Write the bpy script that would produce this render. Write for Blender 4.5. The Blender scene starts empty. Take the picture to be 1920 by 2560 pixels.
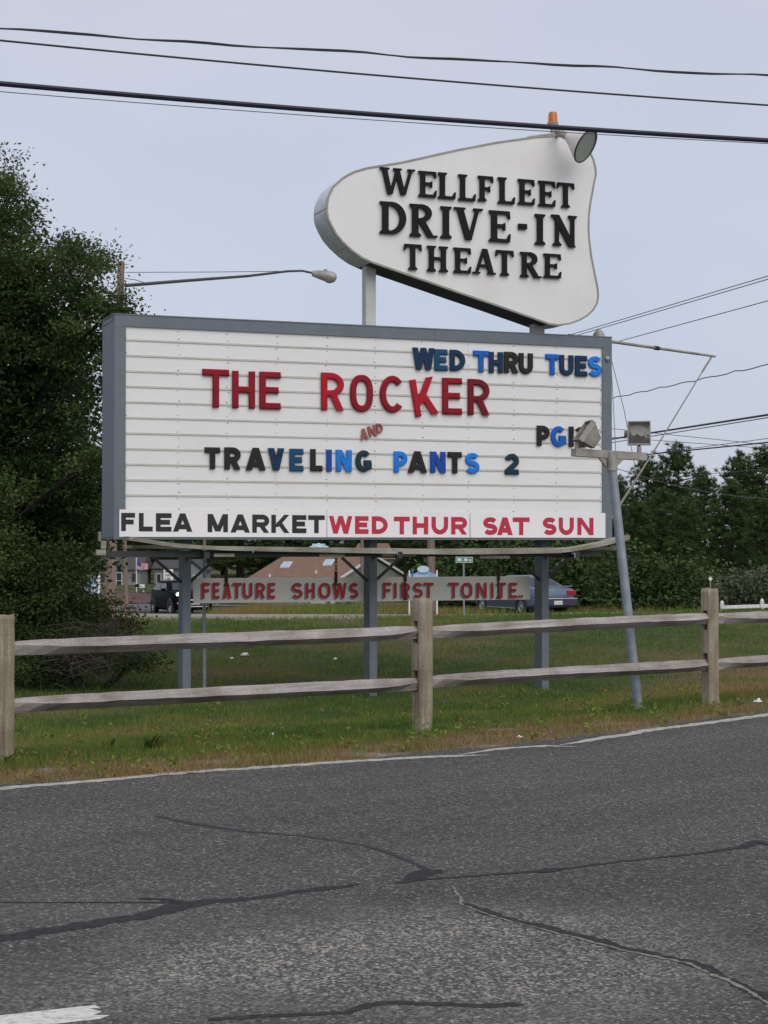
import bpy, bmesh, math, random
import numpy as np
from mathutils import Vector, Matrix
random.seed(7); rng = np.random.default_rng(7)
R = math.radians
SC = bpy.context.scene
COL = SC.collection

# ------------------------------------------------------------------ camera, sky, sun, exposure
FPX, HORIZON = 4400.0, 1368.0
PITCH = math.atan((HORIZON - 1280.0) / FPX)
EYE = Vector((0, 0, 1.45))
cam_d = bpy.data.cameras.new('camera')
cam_d.sensor_width = 36.0
cam_d.lens = FPX / 2560.0 * 36.0
cam_d.clip_start, cam_d.clip_end = 0.1, 5000
cam = bpy.data.objects.new('camera', cam_d)
cam.location = EYE
cam.rotation_euler = (R(90) + PITCH, 0, 0)
COL.objects.link(cam)
SC.camera = cam

SUN_EL, SUN_AZ = R(46), R(150)          # azimuth clockwise from +Y: the sun stands behind the camera, to the right
world = bpy.data.worlds.new('World')
SC.world = world
world.use_nodes = True
wn, wl = world.node_tree.nodes, world.node_tree.links
bg = wn['Background']
sky = wn.new('ShaderNodeTexSky')
sky.sky_type = 'NISHITA'
sky.sun_disc = False
sky.sun_elevation = SUN_EL
sky.sun_rotation = SUN_AZ
sky.air_density, sky.dust_density, sky.ozone_density = 1.0, 2.0, 1.5
hz = wn.new('ShaderNodeMix'); hz.data_type = 'RGBA'
hz.inputs[0].default_value = 0.8                    # thin bright overcast over the blue
stc = wn.new('ShaderNodeTexCoord'); smp = wn.new('ShaderNodeMapping'); smp.inputs['Scale'].default_value = (1.0, 1.0, 2.2)
snz = wn.new('ShaderNodeTexNoise'); snz.inputs['Scale'].default_value = 2.3; snz.inputs['Detail'].default_value = 5; snz.inputs['Roughness'].default_value = 0.45
srp = wn.new('ShaderNodeValToRGB')                  # thicker and thinner haze
srp.color_ramp.elements[0].position, srp.color_ramp.elements[0].color = 0.3, (0.88, 0.97, 1.2, 1)
srp.color_ramp.elements[1].position, srp.color_ramp.elements[1].color = 0.7, (1.14, 1.14, 1.27, 1)
smul = wn.new('ShaderNodeMix'); smul.data_type = 'RGBA'; smul.blend_type = 'MULTIPLY'; smul.inputs[0].default_value = 1; smul.inputs[7].default_value = (4.9, 4.9, 4.9, 1)
wl.new(stc.outputs['Generated'], smp.inputs[0]); wl.new(smp.outputs[0], snz.inputs['Vector']); wl.new(snz.outputs[0], srp.inputs[0]); wl.new(srp.outputs[0], smul.inputs[6]); wl.new(smul.outputs[2], hz.inputs[7])
wl.new(sky.outputs[0], hz.inputs[6])
wl.new(hz.outputs[2], bg.inputs[0])
bg.inputs[1].default_value = 0.115

sun_d = bpy.data.lights.new('sun', 'SUN')
sun_d.energy = 1.5
sun_d.angle = R(60)
sun_d.color = (1.0, 0.93, 0.82)
sun = bpy.data.objects.new('sun', sun_d)
sdir = Vector((math.sin(SUN_AZ) * math.cos(SUN_EL), math.cos(SUN_AZ) * math.cos(SUN_EL), math.sin(SUN_EL)))
sun.rotation_euler = sdir.to_track_quat('Z', 'Y').to_euler()
sun.location = (0, -20, 40)
COL.objects.link(sun)
SC.view_settings.view_transform = 'Standard'
SC.view_settings.look = 'None'
SC.view_settings.gamma = 1
SC.view_settings.exposure = 0.15

# ------------------------------------------------------------------ helpers
def ray(px, py):
    x, up = (px - 960.0) / FPX, -(py - 1280.0) / FPX
    cp, sp = math.cos(PITCH), math.sin(PITCH)
    return Vector((x, cp - sp * up, sp + cp * up))

def P(px, py, Y):
    d = ray(px, py)
    return EYE + d * (Y / d.y)

def smooth(t):
    t = np.clip(t, 0, 1)
    return t * t * (3 - 2 * t)

def edge_y(x):
    """the near road's far edge, gently curved"""
    x = np.asarray(x, float); c = np.clip(x, -4.0, 5.0)
    return 12.01 + 0.774 * c + 0.0606 * c * c + (x - c) * (0.774 + 0.1212 * c)

def edge_dist(x, y):
    return (np.asarray(y, float) - edge_y(x)) * 0.78

def hz_noise(x, y):
    return (np.sin(x * 1.7 + 1.3 * np.sin(y * 0.9)) * np.sin(y * 1.3 + x * 0.4) * 0.5
            + np.sin(x * 3.9 + 2.0) * np.sin(y * 4.3 + 0.7) * 0.25)

def ground_z(x, y):
    x = np.asarray(x, float); y = np.asarray(y, float)
    d = edge_dist(x, y)
    z = np.where(d < 0, -0.07, -0.07 + 0.065 * smooth(d / 0.25))
    z = z - 0.25 * smooth((d - 0.5) / 4.5)
    bank = smooth((y - 20.5) / 10.5) * smooth((d - 3.0) / 3.0)
    z = z + bank * (0.36 + 0.03 * np.clip(x, -2.5, 14) * .65 * (1 - smooth((y - 36) / 20)))
    z = z - np.clip(y - 33, 0, 40) * 0.036 * smooth((d - 3) / 4)
    z = z - 1.1 * smooth((y - 84) / 24) * smooth((x + 14) / 4)
    z = z + 0.025 * hz_noise(x, y) * smooth((d - 0.3) / 1.5) * (1 - smooth((y - 50) / 20))
    return z

def gz(x, y):
    return float(ground_z(x, y))

def hit(px, py):
    """where the line of sight through a photo pixel meets the ground"""
    d = ray(px, py); t = 2.0
    while t < 400:
        p = EYE + d * t
        g = 0.0 if edge_dist(p.x, p.y) < 0.05 else gz(p.x, p.y)
        if p.z <= g:
            return p
        t += 0.02 if t < 40 else 0.2
    return EYE + d * 100

ORG = {}
def tag(o, label=None, cat=None, group=None, kind=None):
    if label: o['label'] = label
    if cat: o['category'] = cat
    if group: o['group'] = group
    if kind: o['kind'] = kind
    return o

def thing(name, label, cat, loc, group=None):
    o = bpy.data.objects.new(name, None)
    o.empty_display_size = 0.2
    o.location = loc
    COL.objects.link(o)
    ORG[o] = Vector(loc)
    return tag(o, label, cat, group)

def link_mesh(name, me, mats, parent, org):
    for m in (mats if isinstance(mats, (list, tuple)) else [mats]):
        me.materials.append(m)
    o = bpy.data.objects.new(name, me)
    if parent is not None:
        o.parent = parent
    else:
        o.location = org
    ORG[o] = org
    COL.objects.link(o)
    return o

class MB:
    def __init__(s):
        s.v, s.f, s.m = [], [], []
    def add(s, vs, fs, mi=0):
        b = len(s.v)
        s.v += [Vector(q) for q in vs]
        s.f += [[b + i for i in q] for q in fs]
        s.m += [mi] * len(fs)
        return s
    def hexa(s, q, mi=0):      # 8 points: bottom 4 (ccw seen from above), top 4
        return s.add(q, [(3, 2, 1, 0), (4, 5, 6, 7), (0, 1, 5, 4), (1, 2, 6, 5), (2, 3, 7, 6), (3, 0, 4, 7)], mi)
    def box(s, c, size, U=None, N=None, mi=0):
        """box centred at c; U = direction of size[0], N = direction of size[1], up = size[2]"""
        U = Vector(U) if U else Vector((1, 0, 0)); U.normalize()
        N = Vector(N) if N else Vector((0, 0, 1)).cross(U); N.normalize()
        W = U.cross(N); W.normalize()
        c = Vector(c); a, b, h = U * size[0] / 2, N * size[1] / 2, W * size[2] / 2
        return s.hexa([c - a - b - h, c + a - b - h, c + a + b - h, c - a + b - h,
                       c - a - b + h, c + a - b + h, c + a + b + h, c - a + b + h], mi)
    def bar(s, a, b, w, h, mi=0, up=(0, 0, 1)):
        a, b = Vector(a), Vector(b); d = b - a
        U = d.normalized(); up = Vector(up)
        N = up.cross(U)
        if N.length < 1e-4: N = Vector((0, 1, 0)).cross(U)
        return s.box((a + b) / 2, (d.length, w, h), U, N, mi)
    def tube(s, path, r, n=8, mi=0, cap=True):
        path = [Vector(p) for p in path]
        rs = r if isinstance(r, (list, tuple)) else [r] * len(path)
        rings = []
        ref = None
        for i, p in enumerate(path):
            t = (path[min(i + 1, len(path) - 1)] - path[max(i - 1, 0)]).normalized()
            if ref is None:
                ref = Vector((0, 0, 1)) if abs(t.z) < 0.9 else Vector((1, 0, 0))
            x = (ref - t * ref.dot(t)).normalized(); y = t.cross(x); ref = x
            rings.append([p + (x * math.cos(2 * math.pi * k / n) + y * math.sin(2 * math.pi * k / n)) * rs[i] for k in range(n)])
        vs = [q for rg in rings for q in rg]
        fs = []
        for i in range(len(path) - 1):
            for k in range(n):
                fs.append((i * n + k, i * n + (k + 1) % n, (i + 1) * n + (k + 1) % n, (i + 1) * n + k))
        if cap:
            fs.append(tuple(range(n - 1, -1, -1))); fs.append(tuple((len(path) - 1) * n + k for k in range(n)))
        return s.add(vs, fs, mi)
    def lathe(s, c, axis, prof, n=20, mi=0):
        """prof: (distance along axis, radius)"""
        c, ax = Vector(c), Vector(axis).normalized()
        return s.tube([c + ax * t for t, _ in prof], [max(r, 1e-4) for _, r in prof], n, mi, True) if all(
            prof[i + 1][0] > prof[i][0] for i in range(len(prof) - 1)) else s._lathe(c, ax, prof, n, mi)
    def _lathe(s, c, ax, prof, n, mi):
        c, ax = Vector(c), Vector(ax).normalized()
        ref = Vector((0, 0, 1)) if abs(ax.z) < 0.9 else Vector((1, 0, 0))
        x = (ref - ax * ref.dot(ax)).normalized(); y = ax.cross(x)
        vs = [c + ax * t + (x * math.cos(2 * math.pi * k / n) + y * math.sin(2 * math.pi * k / n)) * max(r, 1e-4) for t, r in prof for k in range(n)]
        fs = [(i * n + k, i * n + (k + 1) % n, (i + 1) * n + (k + 1) % n, (i + 1) * n + k) for i in range(len(prof) - 1) for k in range(n)]
        return s.add(vs, fs, mi)
    def prism(s, pts, ext, mi=0, mi_front=None):
        """pts: planar polygon (3D), pushed along ext; the pushed face is the front"""
        n = len(pts); ext = Vector(ext)
        a = [Vector(p) for p in pts]; b = [p + ext for p in a]
        s.add(a + b, [tuple(range(n - 1, -1, -1))] + [(i, (i + 1) % n, n + (i + 1) % n, n + i) for i in range(n)], mi)
        s.add(b, [tuple(range(n))], mi if mi_front is None else mi_front)
        return s
    def build(s, name, mats, parent=None, smooth=False, origin=None):
        if parent is not None: org = ORG[parent]
        elif origin is not None: org = Vector(origin)
        else:
            lo = Vector([min(q[i] for q in s.v) for i in range(3)]); hi = Vector([max(q[i] for q in s.v) for i in range(3)])
            org = Vector(((lo.x + hi.x) / 2, (lo.y + hi.y) / 2, lo.z))
        me = bpy.data.meshes.new(name)
        me.from_pydata([q - org for q in s.v], [], s.f)
        me.polygons.foreach_set('material_index', s.m)
        bm = bmesh.new(); bm.from_mesh(me)
        bmesh.ops.recalc_face_normals(bm, faces=bm.faces)
        bm.to_mesh(me); bm.free()
        if smooth:
            me.polygons.foreach_set('use_smooth', [True] * len(me.polygons))
            me.set_sharp_from_angle(angle=R(38))
        me.update()
        return link_mesh(name, me, mats, parent, org)

def np_mesh(name, verts, k, mats, parent=None, origin=(0, 0, 0), tint=None, smooth=False):
    """verts (F*k,3): F separate faces of k corners each; tint per face"""
    org = ORG[parent] if parent is not None else Vector(origin)
    verts = np.asarray(verts, np.float32) - np.array(org, np.float32)
    nv = len(verts); nf = nv // k
    me = bpy.data.meshes.new(name)
    me.vertices.add(nv); me.loops.add(nv); me.polygons.add(nf)
    me.vertices.foreach_set('co', verts.ravel())
    me.loops.foreach_set('vertex_index', np.arange(nv, dtype=np.int32))
    me.polygons.foreach_set('loop_start', np.arange(0, nv, k, dtype=np.int32))
    me.polygons.foreach_set('loop_total', np.full(nf, k, np.int32))
    if tint is not None:
        at = me.attributes.new('tint', 'FLOAT', 'POINT')
        at.data.foreach_set('value', np.repeat(np.asarray(tint, np.float32), k))
    me.update(calc_edges=True); me.validate()
    return link_mesh(name, me, mats, parent, org)

def grid_mesh(name, xs, ys, zf, mats, kind=None, attr=None):
    X, Y = np.meshgrid(xs, ys)
    Z = zf(X, Y)
    nx, ny = len(xs), len(ys)
    v = np.stack([X, Y, Z], -1).reshape(-1, 3)
    idx = np.arange(nx * ny).reshape(ny, nx)
    f = np.stack([idx[:-1, :-1], idx[:-1, 1:], idx[1:, 1:], idx[1:, :-1]], -1).reshape(-1, 4)
    me = bpy.data.meshes.new(name)
    me.from_pydata(v.tolist(), [], f.tolist())
    me.polygons.foreach_set('use_smooth', [True] * len(f))
    if attr:
        for an, fn in attr.items():
            a = me.attributes.new(an, 'FLOAT', 'POINT'); a.data.foreach_set('value', fn(v[:, 0], v[:, 1]).astype(np.float32))
    o = link_mesh(name, me, mats, None, Vector((0, 0, 0)))
    if kind: o['kind'] = kind
    return o

# ------------------------------------------------------------------ materials
def new_mat(name):
    m = bpy.data.materials.new(name); m.use_nodes = True
    return m, m.node_tree.nodes, m.node_tree.links, m.node_tree.nodes['Principled BSDF']

def ramp(n, stops):
    r = n.new('ShaderNodeValToRGB')
    e = r.color_ramp.elements
    while len(e) < len(stops): e.new(0.5)
    for i, (p, c) in enumerate(stops):
        e[i].position = p; e[i].color = (*c, 1)
    return r

def mat(name, c, rough=0.6, metal=0.0, var=0.12, scale=6.0, bump=0.0, bscale=40.0, dirt=None, dscale=2.0, damt=0.5, stretch=None, spec=0.5, emit=None):
    m, n, l, b = new_mat(name)
    tc = n.new('ShaderNodeTexCoord')
    vec = tc.outputs['Object']
    if stretch:
        mp = n.new('ShaderNodeMapping'); mp.inputs['Scale'].default_value = stretch
        l.new(vec, mp.inputs[0]); vec = mp.outputs[0]
    nz = n.new('ShaderNodeTexNoise'); nz.inputs['Scale'].default_value = scale; nz.inputs['Detail'].default_value = 6
    l.new(vec, nz.inputs['Vector'])
    lo = tuple(max(0, x * (1 - var)) for x in c); hi = tuple(min(1, x * (1 + var)) for x in c)
    rp = ramp(n, [(0.3, lo), (0.7, hi)])
    l.new(nz.outputs[0], rp.inputs[0])
    out = rp.outputs[0]
    if dirt:
        n2 = n.new('ShaderNodeTexNoise'); n2.inputs['Scale'].default_value = dscale; n2.inputs['Detail'].default_value = 8; n2.inputs['Roughness'].default_value = 0.7
        l.new(vec, n2.inputs['Vector'])
        r2 = ramp(n, [(0.48, (0, 0, 0)), (0.72, (damt, damt, damt))]); l.new(n2.outputs[0], r2.inputs[0])
        mx = n.new('ShaderNodeMix'); mx.data_type = 'RGBA'
        l.new(r2.outputs[0], mx.inputs[0]); l.new(out, mx.inputs[6]); mx.inputs[7].default_value = (*dirt, 1)
        out = mx.outputs[2]
    l.new(out, b.inputs['Base Color'])
    b.inputs['Roughness'].default_value = rough
    b.inputs['Metallic'].default_value = metal
    b.inputs['Specular IOR Level'].default_value = spec
    if bump:
        nb = n.new('ShaderNodeTexNoise'); nb.inputs['Scale'].default_value = bscale; nb.inputs['Detail'].default_value = 5
        l.new(vec, nb.inputs['Vector'])
        bp = n.new('ShaderNodeBump'); bp.inputs['Strength'].default_value = bump; bp.inputs['Distance'].default_value = 0.02
        l.new(nb.outputs[0], bp.inputs['Height']); l.new(bp.outputs[0], b.inputs['Normal'])
    if emit:
        b.inputs['Emission Color'].default_value = (*emit[0], 1); b.inputs['Emission Strength'].default_value = emit[1]
    return m

def leaf_mat(name, stops, trans=0.25, rough=0.6):
    m, n, l, b = new_mat(name)
    at = n.new('ShaderNodeAttribute'); at.attribute_name = 'tint'
    rp = ramp(n, stops); l.new(at.outputs['Fac'], rp.inputs[0])
    l.new(rp.outputs[0], b.inputs['Base Color'])
    b.inputs['Roughness'].default_value = rough
    b.inputs['Specular IOR Level'].default_value = 0.1
    t = n.new('ShaderNodeBsdfTranslucent'); l.new(rp.outputs[0], t.inputs[0])
    mx = n.new('ShaderNodeMixShader'); mx.inputs[0].default_value = trans
    l.new(b.outputs[0], mx.inputs[1]); l.new(t.outputs[0], mx.inputs[2])
    l.new(mx.outputs[0], n['Material Output'].inputs[0])
    return m

def asphalt_mat(name, base=0.055, worn=0.11, near=True):
    m, n, l, b = new_mat(name)
    tc = n.new('ShaderNodeTexCoord'); v = tc.outputs['Object']
    vo = n.new('ShaderNodeTexVoronoi'); vo.inputs['Scale'].default_value = 90; l.new(v, vo.inputs['Vector'])
    n1 = n.new('ShaderNodeTexNoise'); n1.inputs['Scale'].default_value = 60; n1.inputs['Detail'].default_value = 4; l.new(v, n1.inputs['Vector'])
    big = n.new('ShaderNodeTexNoise'); big.inputs['Scale'].default_value = 0.55; big.inputs['Detail'].default_value = 7; big.inputs['Roughness'].default_value = 0.6
    l.new(v, big.inputs['Vector'])
    # stones: every voronoi cell has its own grey
    sep = n.new('ShaderNodeSeparateColor'); l.new(vo.outputs['Color'], sep.inputs[0])
    st = ramp(n, [(0.0, (base * .4,) * 3), (0.45, (base * .85, base * .85, base * .83)), (0.8, (base * 1.25, base * 1.24, base * 1.18)), (0.94, (base * 2.0, base * 1.92, base * 1.72)), (1.0, (base * 3.8, base * 3.6, base * 3.1))])
    l.new(sep.outputs[0], st.inputs[0])
    # worn patches where the pale stones show
    wr = ramp(n, [(0.0, (worn * .35,) * 3), (0.4, (worn * .7, worn * .69, worn * .66)), (0.75, (worn * 1.5, worn * 1.44, worn * 1.32)), (1.0, (worn * 3.0, worn * 2.85, worn * 2.5))])
    l.new(sep.outputs[1], wr.inputs[0])
    at = n.new('ShaderNodeAttribute'); at.attribute_name = 'worn'
    ad = n.new('ShaderNodeMath'); ad.operation = 'ADD'; l.new(big.outputs[0], ad.inputs[0]); l.new(at.outputs['Fac'], ad.inputs[1])
    mk = ramp(n, [(0.5, (0, 0, 0)), (0.8, (1, 1, 1))]); l.new(ad.outputs[0], mk.inputs[0])
    mx = n.new('ShaderNodeMix'); mx.data_type = 'RGBA'
    l.new(mk.outputs[0], mx.inputs[0]); l.new(st.outputs[0], mx.inputs[6]); l.new(wr.outputs[0], mx.inputs[7])
    # broad tonal bands: wheel tracks, old patches, oil
    tn = n.new('ShaderNodeTexNoise'); tn.inputs['Scale'].default_value = 0.9; tn.inputs['Detail'].default_value = 6
    tm = n.new('ShaderNodeMapping'); tm.inputs['Rotation'].default_value = (0, 0, -R(36)); tm2 = n.new('ShaderNodeMapping'); tm2.inputs['Scale'].default_value = (.35, 1.5, 1)
    l.new(v, tm.inputs[0]); l.new(tm.outputs[0], tm2.inputs[0]); l.new(tm2.outputs[0], tn.inputs['Vector'])
    tr_ = ramp(n, [(0.35, (0.82, 0.81, 0.785)), (0.62, (1.08, 1.06, 1.02))]); l.new(tn.outputs[0], tr_.inputs[0])
    mm = n.new('ShaderNodeMix'); mm.data_type = 'RGBA'; mm.blend_type = 'MULTIPLY'; mm.inputs[0].default_value = 1
    l.new(mx.outputs[2], mm.inputs[6]); l.new(tr_.outputs[0], mm.inputs[7])
    l.new(mm.outputs[2], b.inputs['Base Color'])
    b.inputs['Roughness'].default_value = 0.85
    b.inputs['Specular IOR Level'].default_value = 0.3
    bp = n.new('ShaderNodeBump'); bp.inputs['Strength'].default_value = 0.5; bp.inputs['Distance'].default_value = 0.006
    l.new(vo.outputs['Distance'], bp.inputs['Height']); l.new(bp.outputs[0], b.inputs['Normal'])
    return m

def wood_mat(name, c1, c2, c3, grain=(30, 30, 1.6), turn=0.0, scale=1.0):
    """weathered wood: fine grain along one axis, darker stains"""
    m, n, l, b = new_mat(name)
    tc = n.new('ShaderNodeTexCoord')
    m0 = n.new('ShaderNodeMapping'); m0.inputs['Rotation'].default_value = (0, 0, -turn); l.new(tc.outputs['Object'], m0.inputs[0])
    mp = n.new('ShaderNodeMapping'); mp.inputs['Scale'].default_value = grain
    l.new(m0.outputs[0], mp.inputs[0])
    g = n.new('ShaderNodeTexNoise'); g.inputs['Scale'].default_value = scale; g.inputs['Detail'].default_value = 8; g.inputs['Roughness'].default_value = 0.65; l.new(mp.outputs[0], g.inputs['Vector'])
    s = n.new('ShaderNodeTexNoise'); s.inputs['Scale'].default_value = 3.5; s.inputs['Detail'].default_value = 6; l.new(tc.outputs['Object'], s.inputs['Vector'])
    f = n.new('ShaderNodeTexNoise'); f.inputs['Scale'].default_value = 70; f.inputs['Detail'].default_value = 3; l.new(tc.outputs['Object'], f.inputs['Vector'])
    r1 = ramp(n, [(0.3, c1), (0.5, c2), (0.72, c3)]); l.new(g.outputs[0], r1.inputs[0])
    r2 = ramp(n, [(0.36, (0.68, 0.65, 0.61)), (0.6, (1, 1, 1))]); l.new(s.outputs[0], r2.inputs[0])
    r3 = ramp(n, [(0.3, (0.8, 0.8, 0.8)), (0.65, (1.06, 1.06, 1.06))]); l.new(f.outputs[0], r3.inputs[0])
    mx = n.new('ShaderNodeMix'); mx.data_type = 'RGBA'; mx.blend_type = 'MULTIPLY'; mx.inputs[0].default_value = 1
    l.new(r1.outputs[0], mx.inputs[6]); l.new(r2.outputs[0], mx.inputs[7])
    m3 = n.new('ShaderNodeMix'); m3.data_type = 'RGBA'; m3.blend_type = 'MULTIPLY'; m3.inputs[0].default_value = 1
    l.new(mx.outputs[2], m3.inputs[6]); l.new(r3.outputs[0], m3.inputs[7]); l.new(m3.outputs[2], b.inputs['Base Color'])
    b.inputs['Roughness'].default_value = 0.85; b.inputs['Specular IOR Level'].default_value = 0.15
    bp = n.new('ShaderNodeBump'); bp.inputs['Strength'].default_value = 0.4; bp.inputs['Distance'].default_value = 0.008
    l.new(g.outputs[0], bp.inputs['Height']); l.new(bp.outputs[0], b.inputs['Normal'])
    return m

M = {}
M['asphalt'] = asphalt_mat('asphalt', 0.076, 0.13)
M['far_asphalt'] = mat('far_asphalt', (0.09, 0.09, 0.095), 0.9)
M['tar'] = mat('tar', (0.04, 0.04, 0.042), 0.9, var=0.4, scale=30, spec=.08, dirt=(0.05, 0.05, 0.048), dscale=35, damt=.7)
M['tar_faint'] = mat('tar_faint', (0.047, 0.047, 0.05), 0.9, var=0.3, scale=30, spec=.08, dirt=(0.06, 0.06, 0.058), dscale=20, damt=.9)
M['crack_sand'] = mat('crack_sand', (0.2, 0.18, 0.155), 0.9, var=0.35, scale=40)
M['road_paint'] = mat('road_paint', (0.62, 0.61, 0.57), 0.7, var=0.12, scale=30, dirt=(0.1, 0.1, 0.1), dscale=25, damt=0.7)
M['edge_paint'] = mat('edge_paint', (0.4, 0.39, 0.355), 0.8, var=0.15, scale=20, dirt=(0.09, 0.085, 0.08), dscale=14, damt=0.85)
M['sign_white'] = mat('sign_white', (0.8, 0.805, 0.805), 0.45, var=0.02, scale=3, dirt=(0.6, 0.6, 0.58), dscale=1.5, damt=0.35)
M['board_white'] = mat('board_white', (0.82, 0.81, 0.83), 0.4, var=0.015, scale=3)
M['track'] = mat('track', (0.55, 0.535, 0.49), 0.5, var=0.1)
M['screw'] = mat('screw', (0.08, 0.075, 0.07), 0.5)
M['sign_grey'] = mat('sign_grey', (0.135, 0.165, 0.195), 0.5, var=0.06, scale=4, dirt=(0.1, 0.11, 0.12), dscale=5, damt=0.4)
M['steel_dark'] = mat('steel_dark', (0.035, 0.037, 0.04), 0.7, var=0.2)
M['leg_grey'] = mat('leg_grey', (0.145, 0.175, 0.205), 0.6, var=0.08, scale=5, dirt=(0.08, 0.08, 0.08), dscale=4, damt=0.35)
M['top_white'] = mat('top_white', (0.765, 0.77, 0.765), 0.45, var=0.02, scale=2, dirt=(0.56, 0.56, 0.53), dscale=1.2, damt=0.35)
M['top_side'] = mat('top_side', (0.62, 0.65, 0.66), 0.35, var=0.12, scale=2.5, dirt=(0.4, 0.41, 0.4), dscale=3, damt=0.5)
M['post_white'] = mat('post_white', (0.55, 0.56, 0.53), 0.6, var=0.1, dirt=(0.3, 0.29, 0.25), dscale=3, damt=0.6)
M['rim'] = mat('rim', (0.3, 0.29, 0.26), 0.5, var=0.15)
M['letter_black'] = mat('letter_black', (0.011, 0.012, 0.014), 0.6, var=0.15, spec=0.15)
M['print_black'] = mat('print_black', (0.014, 0.015, 0.018), 0.5)
M['print_red'] = mat('print_red', (0.48, 0.02, 0.055), 0.5, var=0.06)
M['paint_red'] = mat('paint_red', (0.45, 0.03, 0.04), 0.6, var=0.12, scale=12, dirt=(0.15, 0.03, 0.03), dscale=10, damt=0.5)
M['paint_shadow'] = mat('paint_shadow', (0.27, 0.29, 0.31), 0.7, var=0.12)
M['feature_board'] = mat('feature_board', (0.74, 0.73, 0.68), 0.7, var=0.05, scale=3, dirt=(0.42, 0.38, 0.31), dscale=3, damt=0.4)
M['rust'] = mat('rust', (0.06, 0.03, 0.018), 0.9, var=0.4, scale=20)
M['rust_stain'] = mat('rust_stain', (0.1, 0.055, 0.035), 0.9, var=0.5, scale=25)
M['galv'] = mat('galv', (0.26, 0.3, 0.345), 0.45, metal=0.35, var=0.16, scale=8, dirt=(0.2, 0.21, 0.22), dscale=6, damt=0.5)
M['plank'] = wood_mat('plank', (0.25, 0.245, 0.205), (0.36, 0.35, 0.3), (0.44, 0.43, 0.37), (1.5, 30, 30), R(20.6))
M['rail_wood'] = wood_mat('rail_wood', (0.23, 0.21, 0.2), (0.35, 0.325, 0.315), (0.44, 0.415, 0.405), (1.6, 28, 28), R(40))
M['post_wood'] = wood_mat('post_wood', (0.19, 0.16, 0.118), (0.31, 0.27, 0.205), (0.41, 0.37, 0.29), (26, 26, 1.5))
M['pole_wood'] = mat('pole_wood', (0.2, 0.148, 0.122), 0.9, var=0.25, scale=3, bump=0.3, stretch=(6, 6, 0.6))
M['arm_metal'] = mat('arm_metal', (0.07, 0.072, 0.075), 0.6, metal=0.0, var=0.15)
M['lamp_metal'] = mat('lamp_metal', (0.33, 0.31, 0.285), 0.5, metal=0.2, var=0.2, dirt=(0.16, 0.14, 0.12), dscale=9, damt=0.7)
M['shade_white'] = mat('shade_white', (0.66, 0.6, 0.55), 0.35, var=0.06)
M['shade_inner'] = mat('shade_inner', (0.38, 0.42, 0.38), 0.25, var=0.08)
M['wire'] = mat('wire', (0.012, 0.013, 0.022), 0.6)
M['wire_blue'] = mat('wire_blue', (0.008, 0.009, 0.03), 0.6)
M['wire_grey'] = mat('wire_grey', (0.07, 0.075, 0.085), 0.6)
M['rope'] = mat('rope', (0.25, 0.24, 0.21), 0.8)
M['ground'] = None

def glass_amber():
    m, n, l, b = new_mat('amber_plastic')
    nz = n.new('ShaderNodeTexNoise'); nz.inputs['Scale'].default_value = 18
    tc = n.new('ShaderNodeTexCoord'); l.new(tc.outputs['Object'], nz.inputs['Vector'])
    rp = ramp(n, [(0.3, (0.72, 0.16, 0.01)), (0.7, (0.9, 0.26, 0.02))]); l.new(nz.outputs[0], rp.inputs[0])
    l.new(rp.outputs[0], b.inputs['Base Color'])
    b.inputs['Roughness'].default_value = 0.2; b.inputs['Transmission Weight'].default_value = 0.35
    return m
M['amber'] = glass_amber()

def letter_plastic(name, c):
    return mat(name, c, 0.5, var=0.2, scale=9, spec=0.2)
LP = {k: letter_plastic('letter_' + k, c) for k, c in {
    'red': (0.25, 0.007, 0.02), 'bright_red': (0.4, 0.009, 0.026), 'dark_red': (0.16, 0.008, 0.016),
    'faded_red': (0.34, 0.12, 0.1), 'black': (0.022, 0.022, 0.023), 'navy': (0.01, 0.035, 0.085), 'teal_blue': (0.01, 0.07, 0.16),
    'blue': (0.012, 0.12, 0.5), 'royal': (0.01, 0.07, 0.36), 'bright_blue': (0.015, 0.2, 0.68), 'dark_teal': (0.012, 0.04, 0.06)}.items()}

def wire_path(a, b, sag=0.0, ext=0.6, n=24, wav=0.0, wn=1.0):
    """a..b is the stretch in view; the wire runs on to both sides"""
    a, b = Vector(a), Vector(b); pts = []
    for i in range(n + 1):
        t = -ext + (1 + 2 * ext) * i / n
        p = a.lerp(b, t)
        p.z += sag * ((2 * t - 1) ** 2 - 1)
        if wav: p.z += wav * (math.sin(t * wn) + 0.5 * math.sin(t * wn * 1.7 + 1))
        pts.append(p)
    return pts

# ------------------------------------------------------------------ lettering
def arc(cx, cy, rx, ry, a0, a1, n=14):
    return [(cx + rx * math.cos(R(a0 + (a1 - a0) * i / n)), cy + ry * math.sin(R(a0 + (a1 - a0) * i / n))) for i in range(n + 1)]

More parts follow.
